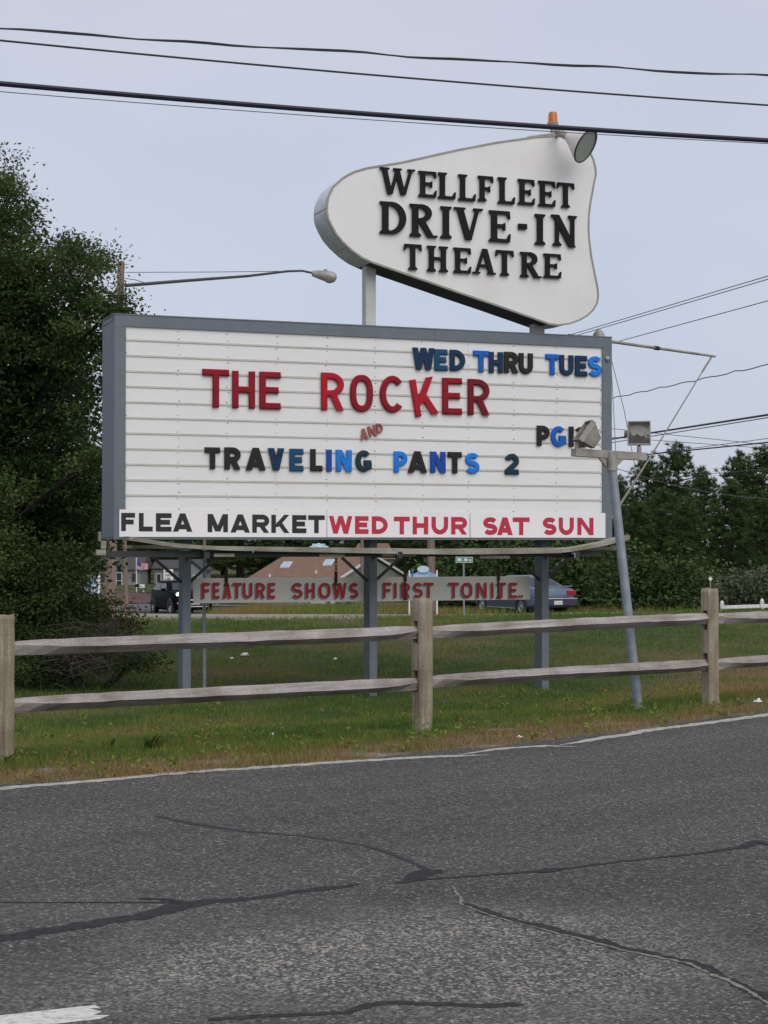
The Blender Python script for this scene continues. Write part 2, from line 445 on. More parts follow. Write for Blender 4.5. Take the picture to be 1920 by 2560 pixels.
def glyph_sans(ch, W, s):
    """strokes of one capital in a box W wide and 1 high, stroke width s: ('s', path, width, closed) or ('d', x0,y0,x1,y1,horizontal width)"""
    h = s / 2; S = lambda *p: ('s', list(p), s, False)
    D = lambda x0, y0, x1, y1, w=s * 1.12: ('d', x0, y0, x1, y1, w)
    st = S((h, 0), (h, 1))
    def bowl(y0, y1, rr=None):
        ry = (y1 - y0) / 2; rx = min(W - h - s, ry * 1.25); cx = W - h - rx
        return ('s', [(h, y1)] + arc(cx, (y0 + y1) / 2, rx, ry, 90, -90) + [(h, y0)], s, False)
    if ch == 'T': return [S((0, 1 - h), (W, 1 - h)), S((W / 2, 0), (W / 2, 1 - h))]
    if ch == 'H': return [st, S((W - h, 0), (W - h, 1)), S((h, .5), (W - h, .5))]
    if ch == 'E': return [st, S((h, 1 - h), (W, 1 - h)), S((h, h), (W, h)), S((h, .51), (W * .9, .51))]
    if ch == 'F': return [st, S((h, 1 - h), (W, 1 - h)), S((h, .5), (W * .9, .5))]
    if ch == 'L': return [st, S((h, h), (W, h))]
    if ch in 'I1': return [S((W / 2, 0), (W / 2, 1))]
    if ch == 'P': return [st, bowl(.42, 1 - h)]
    if ch == 'R': return [st, bowl(.45, 1 - h), D(W * .5, .45, W - s * .6, 0)]
    if ch == 'D': return [st, bowl(h, 1 - h)]
    if ch == 'O': return [('s', [(W / 2 + math.copysign(abs(math.cos(a)) ** .8, math.cos(a)) * (W / 2 - h), .5 + math.copysign(abs(math.sin(a)) ** .8, math.sin(a)) * (.5 - h)) for a in [2 * math.pi * i / 32 for i in range(32)]], s, True)]
    if ch == 'C': return [('s', arc(W / 2, .5, W / 2 - h, .5 - h, 42, 318, 26), s, False)]
    if ch == 'G': return [('s', arc(W / 2, .5, W / 2 - h, .5 - h, 42, 330, 26), s, False), S((W * .52, .42), (W, .42)), S((W - h, .42), (W - h, .12))]
    if ch == 'K': return [st, D(W * .25, .33, W - s * .6, 1), D(W * .42, .6, W - s * .6, 0)]
    if ch == 'A': return [D(s * .55, 0, W / 2, 1), D(W - s * .55, 0, W / 2, 1), S((W * .2, .27), (W * .8, .27))]
    if ch == 'N': return [st, S((W - h, 0), (W - h, 1)), D(h, 1, W - h, 0)]
    if ch == 'M': return [st, S((W - h, 0), (W - h, 1)), D(h * 1.1, 1, W / 2, 0.05), D(W - h * 1.1, 1, W / 2, 0.05)]
    if ch == 'V': return [D(s * .55, 1, W / 2, 0), D(W - s * .55, 1, W / 2, 0)]
    if ch == 'W': return [D(s * .5, 1, W * .28, 0, s), D(W * .5, 1, W * .28, 0, s), D(W * .5, 1, W * .72, 0, s), D(W - s * .5, 1, W * .72, 0, s)]
    if ch == 'U':
        rx = W / 2 - h; ry = min(rx, .4)
        return [('s', [(h, 1)] + arc(W / 2, h + ry, rx, ry, 180, 360) + [(W - h, 1)], s, False)]
    ry = (1 - s) / 4; rx = W / 2 - h
    if ch == 'S': return [('s', arc(W / 2, 1 - h - ry, rx, ry, 25, 270, 16) + arc(W / 2, h + ry, rx, ry, 90, -155, 16)[1:], s, False)]
    if ch == '3': return [('s', arc(W / 2, 1 - h - ry, rx, ry, 155, -90, 16) + arc(W / 2, h + ry, rx, ry, 90, -155, 16)[1:], s, False)]
    if ch == '2':
        r2 = (1 - s) * .29
        return [('s', arc(W / 2, 1 - h - r2, rx, r2, 170, -35, 16) + [(h * 1.3, s * .8)], s, False), S((0, h), (W, h))]
    if ch == '.': return [('d', W / 2, 0, W / 2, 1, W)]
    return []

def glyph_serif(ch, W, s):
    th = s * .5; e = s * .42; sh = .065
    out = []
    def poly(*p): out.append(('p', list(p)))
    def stem(x, t=s, top=True, bot=True, y0=0, y1=1):
        poly((x - t / 2, y0), (x + t / 2, y0), (x + t / 2, y1), (x - t / 2, y1))
        if bot: poly((x - t / 2 - e, 0), (x + t / 2 + e, 0), (x + t / 2 + e, sh * .8), (x + t / 2, sh * 2), (x - t / 2, sh * 2), (x - t / 2 - e, sh * .8))
        if top: poly((x + t / 2 + e, 1), (x - t / 2 - e, 1), (x - t / 2 - e, 1 - sh * .8), (x - t / 2, 1 - sh * 2), (x + t / 2, 1 - sh * 2), (x + t / 2 + e, 1 - sh * .8))
    def arm(y, x0, x1, d, t=None):     # thin arm ending in a wedge that points up (d=1) or down (d=-1)
        t = t or th
        lo, hi = (y, y + t) if d > 0 else (y - t, y)
        poly((x0, lo), (x1, lo), (x1, hi), (x0, hi))
        if d > 0: poly((x1 - s * .55, hi), (x1, lo), (x1 + s * .15, lo + .27), (x1 - s * .1, lo + .27))
        else: poly((x1 - s * .55, lo), (x1 - s * .1, hi - .25), (x1 + s * .1, hi - .25), (x1, hi))
    def D(x0, y0, x1, y1, w): poly((x0 - w / 2, y0), (x0 + w / 2, y0), (x1 + w / 2, y1), (x1 - w / 2, y1))
    def foot(x, y, w):
        a, b = (0, sh) if y == 0 else (1 - sh, 1)
        poly((x - w / 2, a), (x + w / 2, a), (x + w / 2, b), (x - w / 2, b))
    x = s / 2 + e
    if ch == 'I': stem(W / 2)
    elif ch == 'E':
        stem(x); arm(1, x, W - s * .12, -1); arm(0, x, W - s * .1, 1)
        poly((x, .47), (W * .72, .47), (W * .72, .47 + th), (x, .47 + th)); poly((W * .66, .4), (W * .76, .37), (W * .76, .63), (W * .66, .6))
    elif ch == 'F':
        stem(x); arm(1, x, W - s * .12, -1)
        poly((x, .46), (W * .74, .46), (W * .74, .46 + th), (x, .46 + th)); poly((W * .68, .39), (W * .78, .36), (W * .78, .62), (W * .68, .59))
    elif ch == 'L': stem(x); arm(0, x, W - s * .1, 1)
    elif ch == 'T':
        stem(W / 2, top=False); arm(1, W / 2, W - s * .1, -1)
        poly((s * .1, 1 - th), (W / 2, 1 - th), (W / 2, 1), (s * .1, 1)); poly((0, .75), (s * .2, .75), (s * .65, 1 - th), (s * .1, 1))
    elif ch == 'H': stem(x); stem(W - x); poly((x, .47), (W - x, .47), (W - x, .47 + th), (x, .47 + th))
    elif ch == 'D':
        stem(x); rx = W - x - s * .5
        out.append(('s', [(x, 1 - th / 2)] + arc(x + rx * .25, .5, rx * .75, .5 - th / 2, 90, -90, 20) + [(x, th / 2)], [th] + [th + (s * 1.05 - th) * math.sin(math.pi * i / 20) for i in range(21)] + [th], False))
    elif ch == 'R':
        stem(x); rx = W * .86 - x - s * .5
        out.append(('s', [(x, 1 - th / 2)] + arc(x + rx * .3, .735, rx * .7, .265 - th / 2, 90, -90, 16) + [(x, .47 + th / 2)], [th] + [th + (s * .95 - th) * math.sin(math.pi * i / 16) for i in range(17)] + [th], False))
        D(W - s * .75, 0, W * .45, .5, s * 1.1); foot(W - s * .5, 0, s * 1.6)
    elif ch == 'W':
        D(W * .27, 0, W * .1, 1, s); D(W * .3, 0, W * .5, 1, th * 1.2); D(W * .66, 0, W * .47, 1, s); D(W * .69, 0, W * .9, 1, th * 1.2)
        foot(W * .11, 1, s * 1.9); foot(W * .49, 1, s * 1.7); foot(W * .9, 1, s * 1.5)
    elif ch == 'V':
        D(W * .5, 0, W * .17, 1, s * 1.1); D(W * .54, 0, W * .84, 1, th * 1.2); foot(W * .17, 1, s * 1.9); foot(W * .85, 1, s * 1.6)
    elif ch == 'A':
        D(W * .15, 0, W * .49, 1, th * 1.2); D(W * .82, 0, W * .52, 1, s * 1.1); poly((W * .25, .28), (W * .75, .28), (W * .72, .28 + th), (W * .28, .28 + th))
        foot(W * .15, 0, s * 1.6); foot(W * .83, 0, s * 1.8)
    elif ch == 'N':
        stem(x * .9, th * 1.3, top=False); stem(W - x * .7, th * 1.3, bot=False); D(W - x * .75, -.02, x * .6, 1, s * 1.2); foot(x * .45, 1, s * 1.2)
    elif ch == '-': poly((0, 0), (W, 0), (W, 1), (0, 1))
    return out

class Plane:
    """an upright plane: u along U, z up, n out towards its front"""
    def __init__(s, base, ang):
        s.b = Vector(base); s.U = Vector((math.cos(ang), math.sin(ang), 0)); s.N = Vector((math.sin(ang), -math.cos(ang), 0))
    def pt(s, u, z, n=0.0):
        return Vector((s.b.x, s.b.y, 0)) + s.U * u + s.N * n + Vector((0, 0, z))
    def uz(s, px, py, n=0.0):
        d = ray(px, py); o = s.b + s.N * n
        q = EYE + d * ((o - EYE).dot(s.N) / d.dot(s.N))
        return (Vector((q.x, q.y, 0)) - Vector((s.b.x, s.b.y, 0))).dot(s.U), q.z
    def on(s, px, py, n=0.0):
        return s.pt(*s.uz(px, py, n), n)

def emit_glyph(mb, pl, prims, u0, z0, H, W, rot, n0, n1, bev=0.0, mi=0, eps=0.0005):
    c, sn = math.cos(rot), math.sin(rot); cx, cy = W / 2, .5
    def T(a, b, n):
        da, db = a - cx, b - cy
        return pl.pt(u0 + (cx + da * c - db * sn) * H, z0 + (cy + da * sn + db * c) * H, n)
    for k, pr in enumerate(prims):
        f = n1 + eps * k
        if pr[0] == 'd':
            _, x0, y0, x1, y1, w = pr
            pr = ('p', [(x0 - w / 2, y0), (x0 + w / 2, y0), (x1 + w / 2, y1), (x1 - w / 2, y1)])
        if pr[0] == 'p':
            p = pr[1]
            mb.prism([T(a, b, n0) for a, b in p], pl.N * (f - n0), mi)
        else:
            _, path, w, closed = pr
            ws = w if isinstance(w, list) else [w] * len(path)
            n = len(path); L, Rr, Lb, Rb = [], [], [], []
            for i in range(n):
                a = Vector(path[(i - 1) % n] if closed or i else path[i]); b_ = Vector(path[i]); d_ = Vector(path[(i + 1) % n] if closed or i < n - 1 else path[i])
                t1 = (b_ - a); t2 = (d_ - b_)
                if t1.length < 1e-6: t1 = t2
                if t2.length < 1e-6: t2 = t1
                t1.normalize(); t2.normalize()
                nn = Vector((-t1.y - t2.y, t1.x + t2.x)); nn.normalize()
                sc = min(1.6, 1 / max(.4, nn.dot(Vector((-t1.y, t1.x)))))
                hw = ws[i] / 2 * sc; sh = Vector((0, 0))
                if not closed and i == 0: sh = t2 * bev
                if not closed and i == n - 1: sh = -t1 * bev
                L.append(b_ + nn * hw); Rr.append(b_ - nn * hw)
                Lb.append(b_ + sh + nn * (hw - bev)); Rb.append(b_ + sh - nn * (hw - bev))
            m_ = f - bev * H * 0.6
            vs = [T(q.x, q.y, n0) for q in L] + [T(q.x, q.y, m_) for q in L] + [T(q.x, q.y, f) for q in Lb] + \
                 [T(q.x, q.y, f) for q in Rb] + [T(q.x, q.y, m_) for q in Rr] + [T(q.x, q.y, n0) for q in Rr]
            fs = []
            for i in range(n if closed else n - 1):
                j = (i + 1) % n
                for r_ in range(6):
                    r2 = (r_ + 1) % 6
                    fs.append((r_ * n + i, r_ * n + j, r2 * n + j, r2 * n + i))
            if not closed:
                fs.append(tuple(r_ * n for r_ in range(6))); fs.append(tuple(r_ * n + n - 1 for r_ in range(5, -1, -1)))
            mb.add(vs, fs, mi)

def px_letter(mb, pl, ch, x0, x1, y0, y1, s, n0, n1, rot=0.0, bev=0.0, serif=False, mi=0, du=0, dz=0):
    xc, yc = (x0 + x1) / 2, (y0 + y1) / 2
    u0 = pl.uz(x0, yc, n1)[0] + du; u1 = pl.uz(x1, yc, n1)[0] + du
    zt = pl.uz(xc, y0, n1)[1] + dz; zb = pl.uz(xc, y1, n1)[1] + dz
    if serif: u1 = u0 + (u1 - u0) * .95
    H = zt - zb; W = (u1 - u0) / H
    emit_glyph(mb, pl, (glyph_serif if serif else glyph_sans)(ch, W, s), u0, zb, H, W, rot, n0, n1, bev, mi)

# ------------------------------------------------------------------ the setting: ground, roads, markings
def axis(fine0, fine1, step, out0, out1, grow=1.35):
    a = list(np.arange(fine0, fine1 + 1e-6, step)); d = step; lo = []; x = fine0
    while x > out0: d *= grow; x -= d; lo.append(x)
    d = step; x = a[-1]; hi = []
    while x < out1: d *= grow; x += d; hi.append(x)
    return np.array(lo[::-1] + a + hi)

def dry_at(x, y):
    """0 green .. 1 dry tan: the verge along the road and patches of the lawn are dry"""
    x = np.asarray(x, float); y = np.asarray(y, float); d = edge_dist(x, y)
    v = 0.85 * (1 - smooth((d - 0.3 - .35 * np.sin(x * 1.6) * np.sin(x * .7 + 1)) / 1.3)) + 0.7 * smooth((x - 2.6) / 1.6) * smooth((d - 1) / 1.2) * (1 - smooth((d - 3.5) / 3))
    p = np.sin(x * 0.9 + 1.7 * np.sin(y * 0.55)) * np.sin(y * 0.75 + 0.8 * np.sin(x * 1.2)) + 0.5 * np.sin(x * 2.7 + y * 1.1) * np.sin(y * 2.2 - x * 0.6)
    return np.clip(v + 0.42 * p * smooth((d - 0.6) / 1.5) + 0.18, 0, 1)

def ground_material():
    m, n, l, b = new_mat('grassy_earth')
    tc = n.new('ShaderNodeTexCoord')
    nz = n.new('ShaderNodeTexNoise'); nz.inputs['Scale'].default_value = 2.5; nz.inputs['Detail'].default_value = 9; nz.inputs['Roughness'].default_value = 0.7
    l.new(tc.outputs['Object'], nz.inputs['Vector'])
    fine = n.new('ShaderNodeTexNoise'); fine.inputs['Scale'].default_value = 30; fine.inputs['Detail'].default_value = 4; l.new(tc.outputs['Object'], fine.inputs['Vector'])
    g = ramp(n, [(0.3, (0.035, 0.05, 0.016)), (0.7, (0.075, 0.095, 0.03))]); l.new(nz.outputs[0], g.inputs[0])
    dr = ramp(n, [(0.3, (0.075, 0.055, 0.032)), (0.7, (0.19, 0.145, 0.095))]); l.new(fine.outputs[0], dr.inputs[0])
    sd = ramp(n, [(0.35, (0.15, 0.13, 0.1)), (0.65, (0.3, 0.265, 0.215))]); l.new(fine.outputs[0], sd.inputs[0])
    a1 = n.new('ShaderNodeAttribute'); a1.attribute_name = 'dry'
    a2 = n.new('ShaderNodeAttribute'); a2.attribute_name = 'sand'
    m1 = n.new('ShaderNodeMix'); m1.data_type = 'RGBA'; l.new(a1.outputs['Fac'], m1.inputs[0]); l.new(g.outputs[0], m1.inputs[6]); l.new(dr.outputs[0], m1.inputs[7])
    m2 = n.new('ShaderNodeMix'); m2.data_type = 'RGBA'; l.new(a2.outputs['Fac'], m2.inputs[0]); l.new(m1.outputs[2], m2.inputs[6]); l.new(sd.outputs[0], m2.inputs[7])
    l.new(m2.outputs[2], b.inputs['Base Color'])
    b.inputs['Roughness'].default_value = 0.95; b.inputs['Specular IOR Level'].default_value = 0.1
    bp = n.new('ShaderNodeBump'); bp.inputs['Strength'].default_value = 0.6; bp.inputs['Distance'].default_value = 0.03
    l.new(fine.outputs[0], bp.inputs['Height']); l.new(bp.outputs[0], b.inputs['Normal'])
    return m
M['ground'] = ground_material()

def sand_at(x, y):
    d = edge_dist(x, y)
    worn = np.exp(-((d - 1.95 - 0.12 * np.sin(x * 2.1)) / 0.13) ** 2) * smooth((np.sin(x * 1.9 + 0.6) + 0.55) / 0.8) * (np.abs(x - 0.6) < 2.4)
    return np.clip((1 - smooth(d / 0.45)) * 0.75 + 1.0 * worn + .8 * smooth((np.sin(x * 3.1 + 2) * np.sin(y * 4.7 + x) - .72) / .2) * (d < 1.5), 0, 1)

grid_mesh('ground', axis(-9, 10, 0.2, -900, 900), axis(9, 34, 0.2, -300, 2500), ground_z, M['ground'], 'structure',
          {'dry': dry_at, 'sand': sand_at})

# the near road
us = axis(-6, 7, 0.12, -160, 160); ts = np.concatenate([[0, .04, .1, .2], np.arange(.35, 12, .12), [13, 15, 17, 20]])
RX, RT = np.meshgrid(us, ts)
jag = 0.045 * np.sin(RX * 5.3) + 0.03 * np.sin(RX * 13.1 + 1) + 0.03 * np.sin(RX * 1.9)
RY = edge_y(RX) + 0.2 + 0.12 * smooth((RX - 1.5) / 1.2) + jag * (1 - smooth(RT / .3)) - RT
WORN = [(hit(1230, 2340), .42, .3), (hit(980, 2400), .4, .26), (hit(640, 2420), .5, .2), (hit(1600, 2300), .4, .2), (hit(250, 2490), .45, .2), (hit(1750, 2430), .4, .2), (hit(1250, 2470), .4, .16)]
wv = np.zeros_like(RX) - 0.02
for p, r, a in WORN:
    wv += a * np.exp(-(((RX - p.x) / (r * 1.5)) ** 2 + ((RY - p.y) / r) ** 2))
wv -= 0.2 * smooth((RY - 7.0) / 2.0)
nu, nt = len(us), len(ts)
idx = np.arange(nu * nt).reshape(nt, nu)
me = bpy.data.meshes.new('road')
me.from_pydata(np.stack([RX, RY, np.zeros_like(RX)], -1).reshape(-1, 3).tolist(), [], np.stack([idx[:-1, :-1], idx[1:, :-1], idx[1:, 1:], idx[:-1, 1:]], -1).reshape(-1, 4).tolist())
at = me.attributes.new('worn', 'FLOAT', 'POINT'); at.data.foreach_set('value', wv.ravel().astype(np.float32))
tag(link_mesh('road', me, M['asphalt'], None, Vector((0, 0, 0))), kind='structure')

def ribbon(name, pts, widths, mt, z=0.0015, rag=0.24, step=0.03, seed=0):
    """a flat strip lying on the road through ground points, ragged on both sides"""
    pts = [Vector((p.x, p.y, 0)) for p in pts]
    rr = random.Random(seed); out = []
    for i in range(len(pts) - 1):
        k = max(1, int((pts[i + 1] - pts[i]).length / step))
        for j in range(k + (i == len(pts) - 2)):
            t = j / k
            out.append((pts[i].lerp(pts[i + 1], t), widths[i] + (widths[i + 1] - widths[i]) * t))
    vs = []; off = 0.0
    for i, (p, w) in enumerate(out):
        a, b = out[max(i - 1, 0)][0], out[min(i + 1, len(out) - 1)][0]
        t = (b - a).normalized(); nn = Vector((-t.y, t.x, 0))
        off = off * 0.8 + rr.uniform(-1, 1) * w * rag * 0.3
        vs.append(p + nn * (w / 2 * (1 + rr.uniform(-rag, rag)) + off) + Vector((0, 0, z)))
        vs.append(p - nn * (w / 2 * (1 + rr.uniform(-rag, rag)) - off) + Vector((0, 0, z)))
    mb = MB(); mb.add(vs, [(2 * i, 2 * i + 1, 2 * i + 3, 2 * i + 2) for i in range(len(out) - 1)])
    o = mb.build(name, mt); o['kind'] = 'structure'
    return o

def hits(*pp): return [hit(x, y) for x, y in pp]
ribbon('tar_seam', hits((-40, 2352), (60, 2340), (145, 2326), (231, 2311), (347, 2294), (445, 2268), (498, 2258), (636, 2247), (752, 2230), (810, 2222), (868, 2216), (897, 2210)),
       [.12, .115, .11, .1, .1, .12, .1, .055, .06, .075, .05, .03], M['tar'], seed=1)
ribbon('tar_seam', hits((-40, 2259), (150, 2259), (347, 2257), (440, 2258), (498, 2260)), [.012, .014, .02, .03, .03], M['tar'], z=.002, seed=2)
ribbon('tar_seam', hits((350, 2248), (420, 2251), (470, 2257)), [.04, .03, .02], M['tar'], z=.0025, seed=3)
ribbon('tar_seam', hits((393, 2042), (492, 2062), (608, 2080), (752, 2091), (902, 2112), (965, 2133), (1010, 2150), (1060, 2170), (1080, 2180)), [.045, .05, .04, .025, .03, .04, .03, .03, .05], M['tar_faint'], seed=4)
ribbon('tar_seam', hits((995, 2208), (1040, 2202), (1190, 2191), (1377, 2176), (1540, 2156), (1741, 2136), (1857, 2119), (1895, 2106), (1930, 2116)), [.05, .03, .03, .04, .025, .03, .05, .09, .02], M['tar'], z=.002, seed=5)
ribbon('tar_seam', hits((1015, 2206), (1050, 2190), (1090, 2178), (1100, 2176)), [.04, .12, .1, .03], M['tar'], z=.0025, seed=6)
ribbon('tar_seam', hits((1345, 2182), (1377, 2177), (1405, 2172)), [.03, .09, .03], M['tar'], z=.003, seed=16)
cr = hits((1128, 2216), (1148, 2238), (1152, 2262), (1208, 2284), (1284, 2307), (1377, 2330), (1452, 2352), (1539, 2372), (1625, 2392), (1712, 2410), (1770, 2434), (1828, 2460), (1886, 2492), (1930, 2516))
ribbon('tar_seam', [p + Vector((.015, .03, 0)) for p in cr[2:]], [.04, .06, .06, .07, .06, .075, .05, .06, .07, .03, .08, .08], M['tar'], rag=.4, seed=7)
ribbon('pavement_crack', cr, [.01, .012, .014, .012, .01, .012, .014, .012, .014, .015, .02, .018, .012, .014], M['crack_sand'], z=.0025, rag=.95, step=.02, seed=8)
ribbon('pavement_crack', hits((880, 2193), (890, 2182), (908, 2172)), [.012, .012, .01], M['crack_sand'], z=.0025, rag=.5, seed=9)
ribbon('tar_seam', hits((520, 2550), (640, 2542), (780, 2541), (868, 2534), (902, 2520), (960, 2511), (1105, 2512), (1195, 2516), (1290, 2515), (1310, 2514)), [.03, .04, .035, .04, .05, .045, .045, .04, .05, .01], M['tar'], seed=10)
ribbon('edge_line', hits((-300, 1995), (0, 1973), (480, 1936), (960, 1899), (1128, 1891), (1226, 1888)), [.11, .11, .11, .11, .1, .01], M['edge_paint'], rag=.3, step=.05, seed=11)
ribbon('edge_line', hits((1150, 1887), (1261, 1871), (1365, 1865), (1446, 1868)), [.02, .09, .08, .01], M['edge_paint'], z=.002, rag=.35, step=.05, seed=12)
ribbon('edge_line', hits((1400, 1863), (1452, 1855), (1538, 1841), (1625, 1826), (1920, 1787), (2300, 1735)), [.02, .08, .11, .12, .13, .13], M['edge_paint'], rag=.3, step=.05, seed=13)
d0, d1, d2 = hit(0, 2543), hit(236, 2519), hit(262, 2551)
dd = (d0 - d1).normalized()
mb = MB(); q = []
for k in range(9):
    t = k / 8; p = d1.lerp(d2, t) + Vector((0.025 * math.sin(k * 2.3), 0.01 * math.cos(k * 3.1), 0)); q.append(Vector((p.x, p.y, .0015)))
q += [Vector(((d2 + dd * 2.6).x, (d2 + dd * 2.6).y, .0015)), Vector(((d1 + dd * 2.6).x, (d1 + dd * 2.6).y, .0015))]
mb.add(q, [tuple(range(len(q)))]); mb.build('lane_dash', M['road_paint'])['kind'] = 'structure'

# the far road beyond the bank, its sandy shoulder
M['shoulder'] = mat('shoulder', (0.25, 0.22, 0.18), 0.95, var=0.4, scale=1.2)
xs = np.concatenate([np.arange(-40, -12, 2), np.arange(-12, 12, .5), np.arange(12, 14, 1)])
grid_mesh('sandy_shoulder', xs, np.arange(34.5, 76.1, .5), lambda x, y: ground_z(x, y) + 0.03 - 0.3 * smooth((38.5 + 2.5 * np.sin(x * .9) + 1.8 * np.sin(x * 2.9) + 1.5 * np.sin(x * 7.1) - y) / 1.5) - .3 * smooth((x - 5 + .6 * np.sin(y)) / 1.5) - .3 * smooth((y - 63) / .8) * smooth((x + 6.6 + .3 * np.sin(y * 2)) / .6), M['shoulder'], 'structure')
grid_mesh('side_road', np.arange(-60, -8.4, .5), np.arange(75, 85.1, .5), lambda x, y: ground_z(x, y) + 0.06 - .2 * smooth((x + 9.2 + .4 * np.sin(y)) / .6), M['far_asphalt'], 'structure')
grid_mesh('parking_lot', np.arange(-10, 3, .5), np.arange(81.5, 86.1, .5), lambda x, y: ground_z(x, y) + 0.06, M['far_asphalt'], 'structure')

# ------------------------------------------------------------------ the marquee
PL = Plane((-2.915, 19.0, 0), R(20.6))
SW, Z0, Z1 = 6.04, 1.536, 3.97
leg_u = [PL.uz(462, 1400, -.33)[0], PL.uz(926, 1400, -.33)[0], PL.uz(1354, 1400, -.33)[0]]
mp = PL.pt(leg_u[1], 0, -.33)
marquee = thing('marquee_sign', 'large grey framed white reader board on three grey legs', 'marquee sign', (mp.x, mp.y, gz(mp.x, mp.y)))
UU, NN, ZZ = PL.U, PL.N, Vector((0, 0, 1))
def pbox(mb, u0, u1, z0, z1, n0, n1, mi=0, pl=None):
    pl = pl or PL
    return mb.hexa([pl.pt(u0, z0, n1), pl.pt(u1, z0, n1), pl.pt(u1, z0, n0), pl.pt(u0, z0, n0),
                    pl.pt(u0, z1, n1), pl.pt(u1, z1, n1), pl.pt(u1, z1, n0), pl.pt(u0, z1, n0)], mi)
mb = MB(); pbox(mb, 0, SW, Z0, Z1, -.65, -.03)
pbox(mb, -.006, 0, Z0 + .02, Z0 + .05, -.64, -.06); pbox(mb, -.006, 0, Z1 - .06, Z1 - .03, -.64, -.06)
mb.build('cabinet', M['sign_grey'], marquee)
FB = .125
mb = MB()
pbox(mb, 0, SW * .62, Z1 - FB, Z1, -.03, 0); pbox(mb, SW * .62 + .003, SW, Z1 - FB, Z1, -.03, 0.0015)
pbox(mb, 0, FB, Z0, Z1 - FB - .002, -.03, 0); pbox(mb, SW - FB, SW, Z0, Z1 - FB - .002, -.03, 0)
pbox(mb, FB, SW - FB, Z0, Z0 + .06, -.03, -.002)
pbox(mb, -.012, SW + .004, Z1, Z1 + .012, -.66, .006)
mb.build('frame', M['sign_grey'], marquee)
mb = MB(); pbox(mb, FB, SW - FB, Z0 + .06, Z1 - FB, -.029, -.02)
tz = [PL.uz(312, 760 + v * .434)[1] for v in (207, 297, 387, 475, 565, 655, 745, 835, 925, 1015, 1103)]
cols = [PL.uz(x, 1050)[0] for x in (314, 447, 570, 693, 818, 939, 1057, 1172, 1286, 1393, 1504)]
edges = [Z1 - FB] + tz + [Z0 + .3]
rs = random.Random(3)
for i in range(len(edges) - 1):
    for c in cols:
        for zz in (edges[i] - .03, edges[i + 1] + .035):
            if rs.random() < .06: continue
            u = c + rs.uniform(-.012, .012); w = rs.choice([.0045, .0045, .009]); zz += rs.uniform(-.006, .006)
            pbox(mb, u - w, u + w, zz - .004, zz + .004, -.02, -.017, 1)
mb.build('face_panel', [M['sign_white'], M['screw'], M['track']], marquee)
for i, z in enumerate(tz):
    mb = MB()
    pbox(mb, FB, SW - FB, z - .006, z + .006, -.02, -.012)
    pbox(mb, FB, SW - FB, z + .006, z + .014, -.014, -.012)
    mb.build('letter_track', M['track'], marquee)
for u in leg_u:
    mb = MB(); c = PL.pt(u, 0, -.33); zb = gz(c.x, c.y) - .1
    mb.hexa([PL.pt(u + a, z, -.33 + b) for z in (zb, Z0 + .002) for a, b in ((-.046, .1), (.046, .1), (.046, -.1), (-.046, -.1))])
    mb.build('leg', M['leg_grey'], marquee)
    for sgn in (-1, 1):
        mb = MB(); mb.bar(PL.pt(u + sgn * .046, 1.06, -.3), PL.pt(u + sgn * .36, 1.33, -.3), .03, .03); mb.build('knee_brace', M['steel_dark'], marquee)
    mb = MB(); pbox(mb, u - .03, u + .03, 1.33, 1.4, -.43, .62); mb.build('outrigger', M['steel_dark'], marquee)
mb = MB(); ua, ub = PL.uz(262, 1385, .5)[0], PL.uz(1500, 1385, .5)[0]
pbox(mb, ua, ub, 1.345, 1.41, .48, .52); pbox(mb, ua + .05, ub + .2, 1.35, 1.405, .0, .04)
mb.build('catwalk_beam', M['steel_dark'], marquee)
for x0, x1, y0, y1 in ((535, 586, 1384, 1392), (799, 862, 1384, 1393), (955, 1040, 1384, 1391), (1200, 1275, 1389, 1396)):
    a = PL.uz(x0, y0, .56); b = PL.uz(x1, y1, .56)
    mb = MB(); pbox(mb, a[0], b[0], b[1], a[1], .523, .56); mb.build('cleat', M['plank'], marquee)
mb = MB()
for x0, x1, y0, y1, n in ((247, 253, 1329, 1353, .1), (254, 266, 1352, 1372, .3), (241, 265, 1374, 1388, .56)):
    a = PL.uz(x0, y0, n); b = PL.uz(x1, y1, n); mb = MB(); pbox(mb, a[0], b[0], b[1], a[1], n - .05, n); mb.build('end_bracket', M['plank'], marquee)

for x, y in ((631, 1368), (992, 1373), (1436, 1382)):
    a = PL.uz(x, y, .62); mb = MB(); pbox(mb, a[0] - .035, a[0] + .012, a[1] - .01, a[1], .54, .623); pbox(mb, a[0], a[0] + .012, a[1] - .06, a[1] - .01, .6, .623)
    mb.build('plank_clip', M['galv'], marquee)
a = PL.uz(1497, 832, -.2); mb = MB(); mb.lathe(PL.pt(a[0], Z1 + .012, -.2), (0, 0, 1), [(0, .075), (.05, .07), (.1, .035), (.105, .02)], 12)
mb.build('vent_cap', M['rim'], marquee, True)
a = PL.uz(1518, 897); mb = MB(); mb.lathe(PL.pt(a[0], a[1], 0), NN, [(0, .035), (.02, .03), (.03, .01)], 12); mb.build('conduit_knob', M['galv'], marquee, True)

